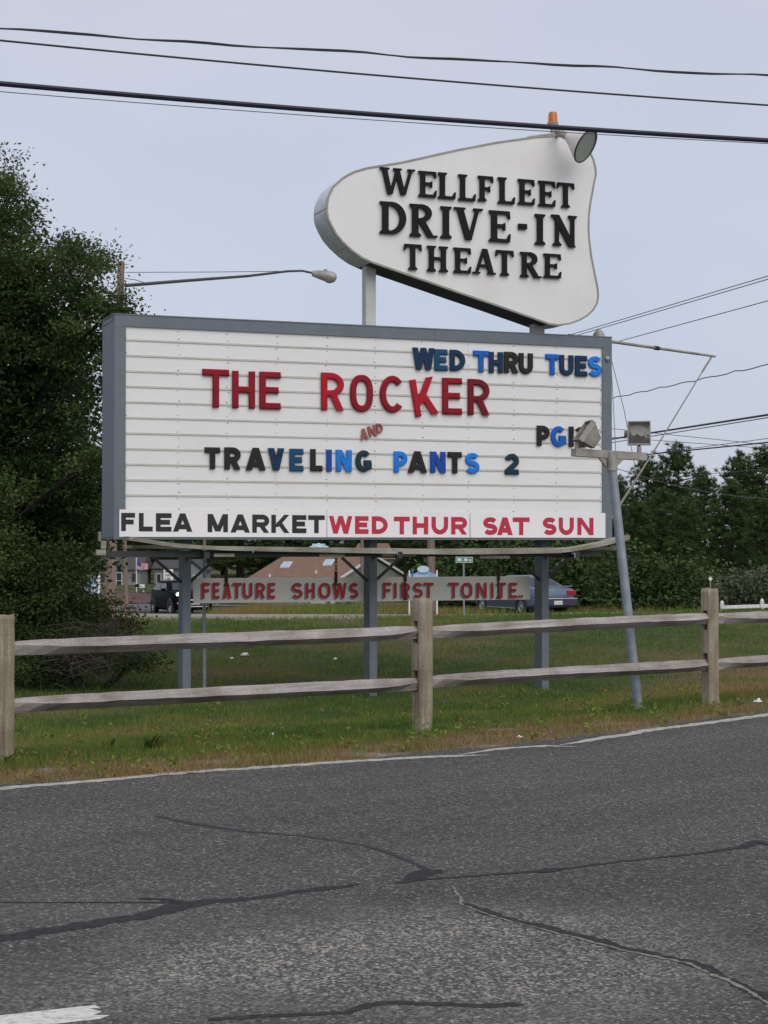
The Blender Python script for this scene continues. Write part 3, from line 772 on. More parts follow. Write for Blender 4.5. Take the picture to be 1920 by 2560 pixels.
# planks lying on the catwalk
def plank(px, n0, n1, th, label):
    uz = [PL.uz(x, y, n1) for x, y in px]
    vs, fs = [], []
    for u, z in uz:
        vs += [PL.pt(u, z - th / 2, n1), PL.pt(u, z - th / 2, n0), PL.pt(u, z + th / 2, n0), PL.pt(u, z + th / 2, n1)]
    for i in range(len(uz) - 1):
        for r_ in range(4):
            r2 = (r_ + 1) % 4; fs.append((4 * i + r_, 4 * i + r2, 4 * i + 4 + r2, 4 * i + 4 + r_))
    fs += [(0, 1, 2, 3), tuple(4 * (len(uz) - 1) + k for k in (3, 2, 1, 0))]
    mb = MB(); mb.add(vs, fs)
    return tag(mb.build('plank', M['plank']), label, 'plank', 'wooden planks on the catwalk')
plank([(322, 1346), (360, 1351), (400, 1358), (440, 1363), (490, 1367), (560, 1371), (640, 1373), (800, 1376), (1000, 1380), (1150, 1382), (1290, 1380), (1400, 1378), (1440, 1373), (1480, 1366), (1520, 1358), (1560, 1347), (1575, 1343)], .36, .62, .042,
      'weathered plank bowed up at both ends under the marquee')
plank([(330, 1367), (700, 1371), (1100, 1376), (1562, 1371)], .06, .32, .035, 'flat straight plank lying behind the bowed plank')

# ------------------------------------------------------------------ changeable letters hung on the tracks
def hang_letters(specs, s, word_label, depth=.035, bev=.05, rots=None):
    for i, (ch, x0, x1, y0, y1, col, label) in enumerate(specs):
        mb = MB()
        px_letter(mb, PL, ch, x0, x1, y0, y1, s, -.0115, -.0115 + depth, (rots or {}).get(i, 0), bev)
        tag(mb.build('marquee_letter', LP[col]), label, 'sign letter', 'changeable letters on the marquee')
def c3(x0, x1, y0, y1): return (240 + x0 * .434, 240 + x1 * .434, 760 + y0 * .434, 760 + y1 * .434)
def c4(x0, x1, y0, y1): return (900 + x0 * .434, 900 + x1 * .434, 760 + y0 * .434, 760 + y1 * .434)
hang_letters([
    ('T', *c3(615, 770, 375, 595), 'red', 'tall red letter T at the start of THE'), ('H', *c3(788, 918, 385, 600), 'red', 'tall red letter H in the middle of THE'),
    ('E', *c3(945, 1068, 390, 605), 'red', 'tall red letter E ending the word THE'), ('R', *c3(1300, 1430, 395, 612), 'bright_red', 'tall bright red R at the start of ROCKER'),
    ('O', *c3(1467, 1598, 407, 620), 'red', 'tall red letter O in the word ROCKER'), ('C', *c4(118, 262, 412, 625), 'red', 'tall red letter C in the word ROCKER'),
    ('K', *c4(305, 440, 426, 642), 'bright_red', 'bright red letter K hanging tilted in ROCKER'), ('E', *c4(478, 592, 425, 635), 'red', 'tall red letter E in ROCKER, right of the tilted K'),
    ('R', *c4(625, 748, 432, 640), 'dark_red', 'dark red letter R at the end of ROCKER')], .168, 'red', .03, .03, {6: R(10)})
hang_letters([
    ('W', *c4(305, 430, 252, 378), 'navy', 'navy letter W starting WED above the film title'), ('E', *c4(432, 508, 260, 383), 'teal_blue', 'teal blue letter E in WED above the film title'),
    ('D', *c4(520, 608, 263, 385), 'navy', 'navy letter D ending WED above the film title'), ('T', *c4(655, 745, 268, 392), 'blue', 'bright blue letter T starting the word THRU'),
    ('H', *c4(745, 825, 275, 397), 'navy', 'navy letter H in the word THRU'), ('R', *c4(832, 915, 275, 397), 'black', 'black letter R in the word THRU'),
    ('U', *c4(918, 998, 282, 402), 'black', 'black letter U ending the word THRU'), ('T', *c4(1072, 1148, 288, 408), 'blue', 'blue letter T starting the word TUES'),
    ('U', *c4(1152, 1232, 293, 412), 'navy', 'navy letter U in the word TUES'), ('E', *c4(1242, 1312, 297, 416), 'navy', 'navy letter E in the word TUES'),
    ('S', *c4(1318, 1395, 300, 417), 'bright_blue', 'bright blue letter S ending TUES by the frame')], .25, '', .024, .035)
hang_letters([
    ('T', *c3(628, 718, 825, 950), 'black', 'black letter T starting TRAVELING'), ('R', *c3(742, 835, 825, 953), 'black', 'black letter R in the word TRAVELING'),
    ('A', *c3(865, 978, 828, 957), 'black', 'black letter A in the word TRAVELING'), ('V', *c3(993, 1085, 830, 957), 'navy', 'navy letter V in the word TRAVELING'),
    ('E', *c3(1117, 1198, 833, 962), 'teal_blue', 'dark teal letter E in the word TRAVELING'), ('L', *c3(1237, 1308, 835, 962), 'black', 'black letter L in the word TRAVELING'),
    ('I', *c3(1328, 1362, 838, 964), 'royal', 'royal blue letter I in the word TRAVELING'), ('N', *c3(1385, 1475, 840, 965), 'bright_blue', 'bright blue letter N in the word TRAVELING'),
    ('G', *c3(1497, 1590, 842, 967), 'dark_teal', 'dark letter G ending the word TRAVELING'),
    ('P', *c4(198, 275, 848, 970), 'bright_blue', 'bright blue letter P starting the word PANTS'), ('A', *c4(278, 387, 848, 972), 'black', 'black letter A in the word PANTS'),
    ('N', *c4(408, 495, 850, 972), 'royal', 'royal blue letter N in the word PANTS'), ('T', *c4(508, 590, 852, 975), 'black', 'black letter T in the word PANTS'),
    ('S', *c4(610, 690, 857, 977), 'bright_blue', 'bright blue letter S ending the word PANTS'), ('2', *c4(838, 918, 862, 982), 'dark_teal', 'dark navy figure 2 after the word PANTS'),
    ('P', *c4(1022, 1095, 700, 817), 'black', 'black letter P of the film rating'), ('G', *c4(1103, 1190, 703, 822), 'blue', 'blue letter G of the film rating'),
    ('1', *c4(1203, 1237, 705, 822), 'black', 'black figure 1 of the film rating'), ('3', *c4(1240, 1325, 707, 825), 'black', 'black figure 3 behind the broken floodlight')], .25, '', .024, .035)
hang_letters([
    ('A', *c4(2, 46, 717, 780), 'faded_red', 'small faded red A starting the word AND'), ('N', *c4(50, 95, 700, 762), 'faded_red', 'small faded red N in the word AND'),
    ('D', *c4(97, 133, 686, 742), 'faded_red', 'small faded red D ending the word AND')], .2, '', .02, .04, {0: R(8), 1: R(14), 2: R(8)})

# printed boards along the bottom of the reader board
def price_board(x0, x1, letters, mt, label):
    u0, u1 = PL.uz(x0, 1310, .003)[0], PL.uz(x1, 1310, .003)[0]
    c = PL.pt((u0 + u1) / 2, 1.56, .003)
    mb = MB(); pbox(mb, u0, u1, 1.562, 1.858, .003, .009)
    o = mb.build('market_board', M['board_white'], origin=c); tag(o, label, 'printed board', 'printed boards under the reader board')
    for ch, a, b, y0, y1 in letters:
        m2 = MB(); px_letter(m2, PL, ch, a, b, y0, y1, .265, .009, .0105); m2.build('letter', mt, o)
L3 = lambda ch, a, b, y0, y1: (ch, *c3(a, b, y0, y1))
L4 = lambda ch, a, b, y0, y1: (ch, *c4(a, b, y0, y1))
price_board(298, 816, [L3('F', 145, 225, 1203, 1308), L3('L', 247, 327, 1204, 1310), L3('E', 345, 435, 1205, 1311), L3('A', 443, 555, 1206, 1312), L3('M', 643, 760, 1210, 1315), L3('A', 775, 887, 1212, 1317),
    L3('R', 900, 998, 1213, 1318), L3('K', 1010, 1115, 1214, 1319), L3('E', 1130, 1212, 1216, 1320), L3('T', 1222, 1318, 1217, 1320)], M['print_black'], 'white board printed FLEA MARKET in black')
price_board(817.5, 1173.5, [L3('W', 1342, 1477, 1221, 1323), L3('E', 1492, 1570, 1222, 1324), L4('D', 68, 160, 1223, 1325), L4('T', 195, 287, 1225, 1327), L4('H', 303, 393, 1225, 1327), L4('U', 412, 508, 1226, 1328), L4('R', 525, 617, 1227, 1328)],
    M['print_red'], 'white board printed WED THUR in red')
price_board(1175.5, 1513, [L4('S', 710, 792, 1228, 1331), L4('A', 772 + 18, 880, 1229, 1331), L4('T', 880, 977, 1229, 1331), L4('S', 1053, 1132, 1229, 1331), L4('U', 1145, 1232, 1230, 1331), L4('N', 1252, 1345, 1231, 1331)],
    M['print_red'], 'white board printed SAT SUN in red')

# FEATURE SHOWS / FIRST TONITE boards on chains between the legs
def feature_board(u0, u1, letters, chains, full_stain, label):
    nf = -.44
    zt = PL.uz(600, 1445, nf)[1]; zb = PL.uz(600, 1507, nf)[1]
    c = PL.pt((u0 + u1) / 2, zb, nf)
    mb = MB(); pbox(mb, u0, u1, zb, zt, nf - .03, nf)
    o = tag(mb.build('feature_board', M['feature_board'], origin=c), label, 'hanging sign', 'boards hung on chains under the marquee')
    for ch, a, b, y0, y1 in letters:
        m2 = MB(); px_letter(m2, PL, ch, a - 4, b - 4, y0 + 3.5, y1 + 3.5, .2, nf, nf + .0015, eps=0) if False else px_letter(m2, PL, ch, a - 4, b - 4, y0 + 3.5, y1 + 3.5, .18, nf, nf + .001)
        m2.build('letter_shadow', M['paint_shadow'], o)
        m2 = MB(); px_letter(m2, PL, ch, a, b, y0, y1, .185, nf + .0005, nf + .0045); m2.build('letter', M['paint_red'], o)
    for cx in chains:
        u = PL.uz(cx, 1445, nf)[0]
        m2 = MB(); z = 1.36; k = 0
        while z > zt + .01:
            if k % 2: pbox(m2, u - .004, u + .004, z - .05, z, nf + .0, nf + .03)
            else:
                pbox(m2, u - .016, u - .009, z - .05, z, nf + .01, nf + .018); pbox(m2, u + .009, u + .016, z - .05, z, nf + .01, nf + .018)
            z -= .04; k += 1
        pbox(m2, u - .018, u + .018, zt - .05, zt + .07, nf + .008, nf + .02)
        m2.build('chain', M['rust'], o)
        m2 = MB(); zl = zb + .004 if cx in full_stain else zt - .1
        pts = [(-.02, zt - .002), (.022, zt - .002), (.014, zt - .06), (.018, zl + .04), (.035, zl + .004), (-.035, zl + .004), (-.014, zl + .05), (-.012, zt - .07)]
        m2.prism([PL.pt(u + a, z_, nf + .0046) for a, z_ in pts], NN * .001); m2.build('rust_stain', M['rust_stain'], o)
c5 = lambda ch, a, b: (ch, 560 + a * .2411, 560 + b * .2411, 1457, 1496)
c6 = lambda ch, a, b: (ch, 940 + a * .1929, 940 + b * .1929, 1456.5, 1495)
c4b = lambda ch, a, b: (ch, 220 + a * .2049, 220 + b * .2049, 1456.5, 1497)
ug = leg_u[1]
feature_board(PL.uz(484, 1475, -.44)[0], ug - .01, [c4b('F', 1388, 1487), c4b('E', 1518, 1607), c5('A', -10, 78), c5('T', 88, 182), c5('U', 195, 296), c5('R', 330, 428), c5('E', 455, 532), c5('S', 705, 817), c5('H', 848, 944), c5('O', 983, 1107), c5('W', 1127, 1274), c5('S', 1302, 1392)],
              (565, 839), (), 'weathered board lettered FEATURE SHOWS in red')
feature_board(ug + .01, PL.uz(1325, 1475, -.44)[0], [c6('F', 92, 200), c6('I', 232, 272), c6('R', 325, 442), c6('S', 485, 607), c6('T', 618, 747), c6('T', 938, 1077), c6('O', 1105, 1252), c6('N', 1303, 1437), c6('I', 1490, 1527), c6('T', 1567, 1684), c6('E', 1725, 1828),
              ('.', 1296, 1301, 1488, 1493.5), ('.', 1302.5, 1307.5, 1488, 1493.5)], (1012, 1245), (1012, 1245), 'weathered board lettered FIRST TONITE in red')

# ------------------------------------------------------------------ the shaped theatre sign on top
NT = .09
outl = [(118, 600), (119, 560), (125, 525), (150, 470), (200, 425), (230, 407), (265, 390), (330, 372), (500, 345), (800, 278), (1000, 240), (1200, 212), (1310, 205), (1360, 210), (1400, 222), (1435, 240), (1462, 265), (1485, 295), (1502, 330), (1513, 380), (1514, 410), (1505, 450), (1485, 560), (1478, 620), (1476, 680), (1479, 740), (1490, 830), (1510, 930), (1524, 1000), (1526, 1040), (1520, 1075), (1500, 1110), (1470, 1138), (1430, 1162), (1380, 1180), (1320, 1189), (1270, 1182),
        (1180, 1150), (1000, 1087), (800, 1019), (600, 949), (450, 897), (350, 862), (300, 838), (250, 803), (200, 757), (165, 715), (140, 670), (125, 635)]
ouz = [PL.uz(760 + x * .4822, 240 + y * .4822, NT) for x, y in outl]
lp = PL.pt(PL.uz(926, 800)[0], Z1 + .012, -.2)
theatre = thing('theatre_sign', 'white paddle shaped theatre sign with black raised letters on two posts', 'sign', lp)
mb = MB(); n = len(ouz); TH = .47
fr = [PL.pt(u, z, NT) for u, z in ouz]; bk = [PL.pt(u, z, NT - TH) for u, z in ouz]
mb.add(fr + bk, [tuple(range(n)), tuple(range(2 * n - 1, n - 1, -1))], 0)
for i in range(n):
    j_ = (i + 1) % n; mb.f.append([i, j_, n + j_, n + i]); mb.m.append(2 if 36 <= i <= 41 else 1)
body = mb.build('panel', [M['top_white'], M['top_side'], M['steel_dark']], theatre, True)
for i0, i1 in ((0, 1), (44, 45)):      # sheet metal seams round the edge band
    mb = MB(); mb.bar(fr[i0].lerp(fr[i1], .5) + (bk[0] - fr[0]) * .04, bk[i0].lerp(bk[i1], .5) - (bk[0] - fr[0]) * .04, .008, .008); mb.build('seam', M['rim'], theatre)
mb = MB(); cu = sum(u for u, z in ouz) / n; cz = sum(z for u, z in ouz) / n
ring = []
for i in range(n):
    a, b, c = ouz[i - 1], ouz[i], ouz[(i + 1) % n]
    t = Vector((c[0] - a[0], c[1] - a[1])).normalized(); nn = Vector((-t.y, t.x))
    o_, i_ = Vector(b) + nn * .008, Vector(b) - nn * .014
    ring.append((o_, i_))
vs = []
for o_, i_ in ring: vs += [PL.pt(o_.x, o_.y, NT - .02), PL.pt(o_.x, o_.y, NT + .006), PL.pt(i_.x, i_.y, NT + .006), PL.pt(i_.x, i_.y, NT - .004)]
fs = []
for i in range(n):
    j = (i + 1) % n
    for r_ in range(3): fs.append((4 * i + r_, 4 * i + r_ + 1, 4 * j + r_ + 1, 4 * j + r_))
mb.add(vs, fs); mb.build('rim', M['rim'], theatre)
for x0, x1, yt in ((910, 942, 655), (1330, 1364, 785)):
    u0, u1 = PL.uz(x0, 700, -.1)[0], PL.uz(x1, 700, -.1)[0]; zt = PL.uz(x0, yt, -.1)[1]
    mb = MB(); w = (u1 - u0) * .78; pbox(mb, u0 + (u1 - u0 - w), u1, Z1 + .012, zt + .12, -.26, -.13); mb.build('post', M['post_white'], theatre)
def row(items):
    for ch, a, b, y0, y1 in items:
        mb = MB(); px_letter(mb, PL, ch, 760 + a * .4822, 760 + b * .4822, 240 + y0 * .4822, 240 + y1 * .4822, .2, NT + .01, NT + .036, serif=True)
        for k in (-1, 1):   # mounting pins
            uu, zz = PL.uz(760 + ((a + b) / 2 + k * (b - a) * .12) * .4822, 240 + (y0 + y1) / 2 * .4822, NT)
        mb.build('letter', M['letter_black'], theatre)
row([('W', 400, 584, 375, 510), ('E', 595, 693, 390, 523), ('L', 697, 792, 398, 532), ('L', 802, 896, 408, 542), ('F', 904, 988, 415, 545), ('L', 1007, 1099, 423, 558), ('E', 1111, 1202, 432, 563), ('E', 1217, 1309, 441, 572), ('T', 1313, 1408, 450, 577)])
row([('D', 395, 537, 549, 715), ('R', 550, 690, 562, 730), ('I', 700, 780, 572, 737), ('V', 785, 932, 580, 745), ('E', 961, 1077, 595, 756), ('-', 1114, 1160, 662, 690), ('I', 1200, 1254, 612, 770), ('N', 1290, 1419, 618, 778)])
row([('T', 520, 617, 768, 900), ('H', 640, 753, 778, 910), ('E', 777, 872, 787, 917), ('A', 878, 1000, 792, 922), ('T', 995, 1094, 800, 930), ('R', 1123, 1232, 810, 940), ('E', 1244, 1339, 818, 943)])

# amber beacon and bell floodlight on the sign's top edge
bp_ = PL.on(1382, 338, -.12)
beacon = thing('beacon_light', 'amber warning beacon standing on the top edge of the theatre sign', 'beacon', bp_)
S20 = 20.6 / 4400
mb = MB(); mb.lathe(bp_, (0, 0, 1), [(0, .03), (.07, .03), (.085, .05), (.11, .062), (.13, .066), (.145, .068), (.15, .06)], 20); mb.build('base', M['lamp_metal'], beacon, True)
mb = MB(); mb.lathe(bp_ + Vector((0, 0, .15)), (0, 0, 1), [(0, .059), (.03, .058), (.06, .055), (.1, .051), (.118, .048), (.126, .04)], 20); mb.build('lens', M['amber'], beacon, True)
mb = MB(); mb.tube([bp_ + Vector((0, 0, .15)), bp_ + Vector((0, 0, .23))], .02, 8); mb.build('bulb', M['shade_white'], beacon, True)
mc = PL.on(1464, 365, NT + .42)
ax = Vector((.80, -.46, -.55)).normalized()
so = mc - ax * .27
ft = PL.on(1398, 332, -.1)
flood = thing('bell_floodlight', 'white bell floodlight fixed to the top corner of the theatre sign', 'floodlight', ft)
mb = MB(); mb._lathe(so, ax, [(0, .0), (0, .05), (.05, .075), (.1, .105), (.17, .155), (.24, .195), (.27, .208), (.275, .205), (.268, .199), (.235, .185), (.17, .147), (.1, .1), (.06, .05)], 28, 0)
mb.build('shade', M['shade_white'], flood, True)
mb = MB(); mb._lathe(so, ax, [(.262, .0), (.262, .08), (.264, .199), (.26, .199), (.258, .0)], 28, 0); mb.build('lens', M['shade_inner'], flood, True)
mb = MB(); mb._lathe(so, ax, [(.262, .197), (.262, .211), (.279, .211), (.279, .2), (.266, .197)], 28, 0); mb.build('rim', M['steel_dark'], flood, True)
mb = MB(); mb.tube([so - ax * .16, so - ax * .02, so + ax * .02], [.04, .045, .05], 12); mb.build('socket', M['rim'], flood, True)
mb = MB(); mb.tube([so - ax * .12, so - ax * .12 + Vector((-.02, .1, -.03)), ft + Vector((.03, 0, .03)), ft], .018, 8)
q = PL.on(1322, 342, -.1); mb.tube([ft, q, q - Vector((.03, 0, .02))], .011, 8); mb.build('conduit', M['lamp_metal'], flood, True)

# ------------------------------------------------------------------ outrigger pole with ropes at the marquee's right end
pa, pb = PL.pt(SW - .45, Z1 + .035, -.25), Vector((4.37, 23.2, 3.97))
pole = thing('outrigger_pole', 'thin pole sticking out from the top right corner of the marquee', 'pole', pa)
mb = MB(); mb.tube([pa, pb], [.022, .016], 10); mb.build('pole', M['plank'], pole, True)
mid = pa.lerp(pb, .58); mb = MB(); mb.tube([mid - (pb - pa).normalized() * .04, mid + (pb - pa).normalized() * .04], .028, 10); mb.build('coupling', M['rust'], pole, True)
pe = pb - (pb - pa).normalized() * .06
lo_ = PL.pt(SW + .02, 1.62, -.3)
mb = MB(); mb.tube([pe, pe.lerp(lo_, .09) + Vector((0, 0, -.0)), pe.lerp(lo_, .1), pe.lerp(lo_, .5) - Vector((0, 0, .02)), lo_], [.012, .014, .008, .01, .018], 7)
tag(mb.build('guy_rope', M['rope'], smooth=True), 'rope running down from the tip of the outrigger pole', 'rope')
ht = pa.lerp(pb, .27)
mb = MB(); mb.tube([ht, ht - Vector((0, 0, .22))], .014, 6); d1_ = P(1545, 1240, 21.4); d2_ = P(1592, 1190, 21.8)
mb.tube([ht - Vector((0, 0, .2)), d1_], .005, 5); mb.tube([ht - Vector((0, 0, .2)), ht.lerp(d2_, .5), d2_, P(1608, 1225, 21.9)], .005, 5)
tag(mb.build('halyard', M['rope']), 'thin double halyard hanging from the outrigger pole', 'rope')

# ------------------------------------------------------------------ leaning floodlight pole
pbse = P(1596, 1773, 16.2); ptop = P(1526, 1131, 16.25)
lpole = thing('floodlight_pole', 'leaning galvanised pole with a crossbar behind the rail fence', 'light pole', (pbse.x, pbse.y, gz(pbse.x, pbse.y)))
mb = MB(); mb.tube([pbse + (pbse - ptop).normalized() * .15, ptop], [.045, .041], 18); mb.build('pole', M['galv'], lpole, True)
ca, cb = P(1434, 1131, 16.1), P(1610, 1142, 16.45)
cu_ = (cb - ca).normalized(); cn = Vector((0, 0, 1)).cross(cu_)
mb = MB(); mb.bar(ca, cb, .09, .07); mb.build('crossbar', M['lamp_metal'], lpole)
cc = ptop
dn = (pbse - ptop).normalized()
mb = MB(); mb.tube([cc + dn * .03, cc + dn * .17], [.05, .052], 14)
for sg in (-1, 1):
    mb.prism([cc + cu_ * sg * .05 - cn * .012 + Vector((0, 0, -.034)), cc + cu_ * sg * .16 - cn * .012 + Vector((0, 0, -.034 - sg * .01)), cc + cu_ * sg * .05 - cn * .012 + Vector((0, 0, -.14))], cn * .024)
mb.build('collar', M['lamp_metal'], lpole, True)
def flood_box(base, ax, up, w, h, name_label, broken):
    """square floodlight: a front frame, a tapered ribbed housing behind it, a yoke on the crossbar"""
    ax = Vector(ax).normalized(); sx = ax.cross(Vector(up)).normalized(); uy = sx.cross(ax)
    t = thing('floodlight', name_label, 'floodlight', base, 'floodlights on the leaning pole')
    c = Vector(base) + Vector((0, 0, .07)) + uy * (h / 2)
    F = lambda a, b, d: c + sx * a * w / 2 + uy * b * h / 2 + ax * d
    mb = MB()
    for (a0, a1, b0, b1) in ((-1, 1, .9, 1), (-1, 1, -1, -.9), (-1, -.9, -.9, .9), (.9, 1, -.9, .9)):
        mb.hexa([F(a0, b0, .02), F(a1, b0, .02), F(a1, b0, -.03), F(a0, b0, -.03), F(a0, b1, .02), F(a1, b1, .02), F(a1, b1, -.03), F(a0, b1, -.03)])
    mb.build('frame', M['lamp_metal'], t)
    mb = MB()
    mb.hexa([F(-.92, -.92, -.03), F(.92, -.92, -.03), F(.55, -.7, -.16), F(-.55, -.7, -.16), F(-.92, .92, -.03), F(.92, .92, -.03), F(.55, .3, -.16), F(-.55, .3, -.16)])
    mb.build('housing', M['lamp_metal'], t)
    mb = MB()   # wrinkled foil-like reflector and the dark broken glass below it
    rr = random.Random(5 + int(broken)); nx = 8
    vs = [F(-.88 + 1.76 * i / nx, -.88 + 1.76 * j / nx, -.012 - .05 * (1 - ((i / nx - .5) * 2) ** 2) * (1 - ((j / nx - .5) * 2) ** 2) + rr.uniform(-.008, .008)) for j in range(nx + 1) for i in range(nx + 1)]
    mb.add(vs, [(j * (nx + 1) + i, j * (nx + 1) + i + 1, (j + 1) * (nx + 1) + i + 1, (j + 1) * (nx + 1) + i) for j in range(nx) for i in range(nx)])
    mb.build('reflector', M['foil'], t)
    mb = MB(); poly = [(-.85, -.85), (.85, -.85), (.85, -.1), (.45, -.25), (.2, -.05), (-.2, -.3), (-.45, -.2), (-.6, -.5), (-.85, -.55)]
    mb.prism([F(a, b, .0) for a, b in poly], ax * .004); mb.build('broken_glass', M['dirty_glass'], t)
    mb = MB(); mb.tube([Vector(base) - Vector((0, 0, .005)), Vector(base) + Vector((0, 0, .05))], .022, 10)
    mb.tube([Vector(base) + Vector((0, 0, .045)), c - uy * h * .47 - ax * .06], .016, 8); mb.build('yoke', M['lamp_metal'], t, True)
    mb = MB(); mb.tube([F(1.0, .05, -.07), F(1.28, .05, -.07)], .03, 10); mb.build('junction_cap', M['rim'], t, True)
    return t
M['foil'] = mat('foil', (0.42, 0.4, 0.37), 0.3, metal=0.6, var=0.25, scale=14, dirt=(0.12, 0.1, 0.08), dscale=10, damt=0.7)
M['dirty_glass'] = mat('dirty_glass', (0.06, 0.055, 0.045), 0.3, var=0.4, scale=12)
b1 = ca.lerp(cb, .93) + Vector((0, 0, .038)); b2 = ca.lerp(cb, .05) + Vector((0, 0, .038))
flood_box(b1, (-.12, -1, .1), (0, 0, 1), .215, .225, 'square floodlight with torn reflector at the right crossbar end', True)
flood_box(b2, (-.75, -.15, .55), (0, 0, 1), .2, .22, 'tilted broken floodlight at the left crossbar end', False)

# ------------------------------------------------------------------ split rail fence
posts = [Vector((-5.2, 9.75, 0)), Vector((-2.6, 11.99, 0)), Vector((.31, 14.27, 0)), Vector((3.07, 16.6, 0)), Vector((5.75, 19.0, 0))]
tops = [1.0, .99, 1.03, 1.06, 1.05]
fence = thing('split_rail_fence', 'weathered wooden split rail fence with two rails along the road', 'fence', (posts[2].x, posts[2].y, 0))
def post_mesh(p, top, d, seed):
    rr = random.Random(seed); d = d.normalized(); nrm = Vector((d.y, -d.x, 0)); a, b = .073, .062
    mb = MB()
    # plan: chamfered rectangle, a along the fence, b across; the slots (half width .028) run along d through the post
    def ring(z, k=1.0):
        return [(sx * a * k * f, sy * b * k * g) for sx, sy, f, g in ((-1, -1, 1, .72), (-1, -1, .72, 1), (1, -1, .72, 1), (1, -1, 1, .72), (1, 1, 1, .72), (1, 1, .72, 1), (-1, 1, .72, 1), (-1, 1, 1, .72))]
    def solid(zs):
        vs = []; n = 8
        for z in zs:
            j = 1 + rr.uniform(-.025, .025); tilt = (z - .5) * rr.uniform(-.006, .006)
            for x, y in ring(z, j if z < top - .01 else .9):
                vs.append(p + d * (x + tilt) + nrm * y + Vector((0, 0, z + (rr.uniform(-.008, .008) if z > top - .02 else 0))))
        fs = [tuple(range(n - 1, -1, -1)), tuple((len(zs) - 1) * n + k for k in range(n))]
        for i in range(len(zs) - 1):
            for k in range(n): fs.append((i * n + k, i * n + (k + 1) % n, (i + 1) * n + (k + 1) % n, (i + 1) * n + k))
        mb.add(vs, fs)
    def cheeks(z0, z1):
        for sg in (-1, 1):
            pl_ = [(-a, .028), (a, .028), (a, b * .72), (a * .72, b), (-a * .72, b), (-a, b * .72)]
            vs = [p + d * x + nrm * (y * sg) + Vector((0, 0, z)) for z in (z0, z1) for x, y in pl_]
            fs = [tuple(range(5, -1, -1)), tuple(range(6, 12))] + [(k, (k + 1) % 6, 6 + (k + 1) % 6, 6 + k) for k in range(6)]
            mb.add(vs, fs)
        for sx in (-1, 1):      # rounded head of the mortice
            pass
    solid([-.35, 0, .15, .285]); cheeks(.285, .455); solid([.455, .55, .675]); cheeks(.675, .855); solid([.855, .93, top - .025, top])
    return mb
def rail_mesh(a, b, za, zb, seed, hgt=.112, dep=.1):
    rr = random.Random(seed)
    a = Vector((a.x, a.y, za)); b = Vector((b.x, b.y, zb)); d = (b - a).normalized(); nrm = Vector((d.y, -d.x, 0)).normalized()
    L = (b - a).length; mb = MB(); vs = []; N = 26
    e0, e1 = rr.uniform(.38, .62), rr.uniform(.3, .5)
    ph = rr.uniform(0, 6)
    for i in range(N + 1):
        t = i / N; s_ = t * L
        q = min(s_ / e0, (L - s_) / e1)                 # 0 at the hewn ends, 1 along the full section
        k = min(1, max(0, q)); kd = .62 + .38 * k; kz = .84 + .16 * k
        p = a + d * s_ + Vector((0, 0, .005 * math.sin(t * 3.3 + ph) + rr.uniform(-.0015, .0015))) + nrm * (.008 * math.sin(t * 3 + ph))
        ridge = -.006 + .006 * math.sin(t * 5 + ph) + (1 - k) * .03
        for y, z in ((.55 * dep * kd, ridge), (.05 * dep * kd, hgt * .5 * kz), (-.45 * dep * kd, hgt * .42 * kz), (-.5 * dep * kd, -hgt * .2), (-.4 * dep * kd, -hgt * .48 * kz), (dep * (-.22 + .62 * (1 - k)) * kd, -hgt * .5 * kz)):
            vs.append(p + nrm * (y + rr.uniform(-.0015, .0015)) + Vector((0, 0, z + rr.uniform(-.002, .002))))
    fs = [tuple(range(5, -1, -1)), tuple(6 * N + k for k in range(6))]
    for i in range(N):
        for k in range(6): fs.append((6 * i + k, 6 * i + (k + 1) % 6, 6 * i + 6 + (k + 1) % 6, 6 * i + 6 + k))
    mb.add(vs, fs)
    return mb
for i, p in enumerate(posts):
    d = posts[min(i + 1, 4)] - posts[max(i - 1, 0)]
    post_mesh(p, tops[i], d, 20 + i).build('post', M['post_wood'], fence)
rz = [((.755, .76), (.36, .355)), ((.755, .765), (.365, .35)), ((.765, .775), (.355, .345)), ((.775, .775), (.34, .36))]
for i in range(4):
    d = (posts[i + 1] - posts[i]).normalized(); nr = Vector((d.y, -d.x, 0))
    for k, (za, zb) in enumerate(rz[i]):
        o_ = .008 if i % 2 else -.008
        a = posts[i] - d * (.09 if i % 2 else -.02) + nr * 0; b = posts[i + 1] + d * (.2 if i % 2 == 0 and i else .0 if i % 2 else .02)
        if i == 2: b = posts[3] + d * .17
        if i == 3: a = posts[3] + d * .07 + nr * -.015
        if i == 1: a = posts[1] + d * .02; b = posts[2] + d * .03
        if i == 2: a = posts[2] + d * .05
        rail_mesh(a, b, za, zb, 40 + i * 2 + k).build('rail', M['rail_wood'], fence)

# ------------------------------------------------------------------ overhead wires
def wire(name, pts, r, mt, label, group, n=6):
    mb = MB()
    for pl_, rr in (zip(pts, r) if isinstance(r, list) else [(pts, r)]): mb.tube(pl_, rr, n)
    return tag(mb.build(name, mt, smooth=True), label, 'wire', group)
G1 = 'wires along the road above the sign'
YA, YB = 15.5, 17.6
def span(y0, y1, **k): return wire_path(P(0, y0, YA), P(1920, y1, YB), **k)
w1 = span(72, 190, sag=.02, ext=1.6, n=150, wav=.006, wn=34)
w1b = [p + Vector((0, 0, .012 * math.sin(i * .55))) for i, p in enumerate(w1)]
wire('power_line', [w1, w1b], [.008, .007], M['wire'], 'twisted pair of wires, topmost above the theatre sign', G1)
wire('power_line', span(101, 263, sag=.03, ext=1.6, n=60), .0095, M['wire'], 'thin wire, second from the top above the theatre sign', G1)
wire('power_line', span(209, 351, sag=.03, ext=1.6, n=60), .0245, M['wire_blue'], 'thickest black cable passing in front of the amber beacon', G1, 8)
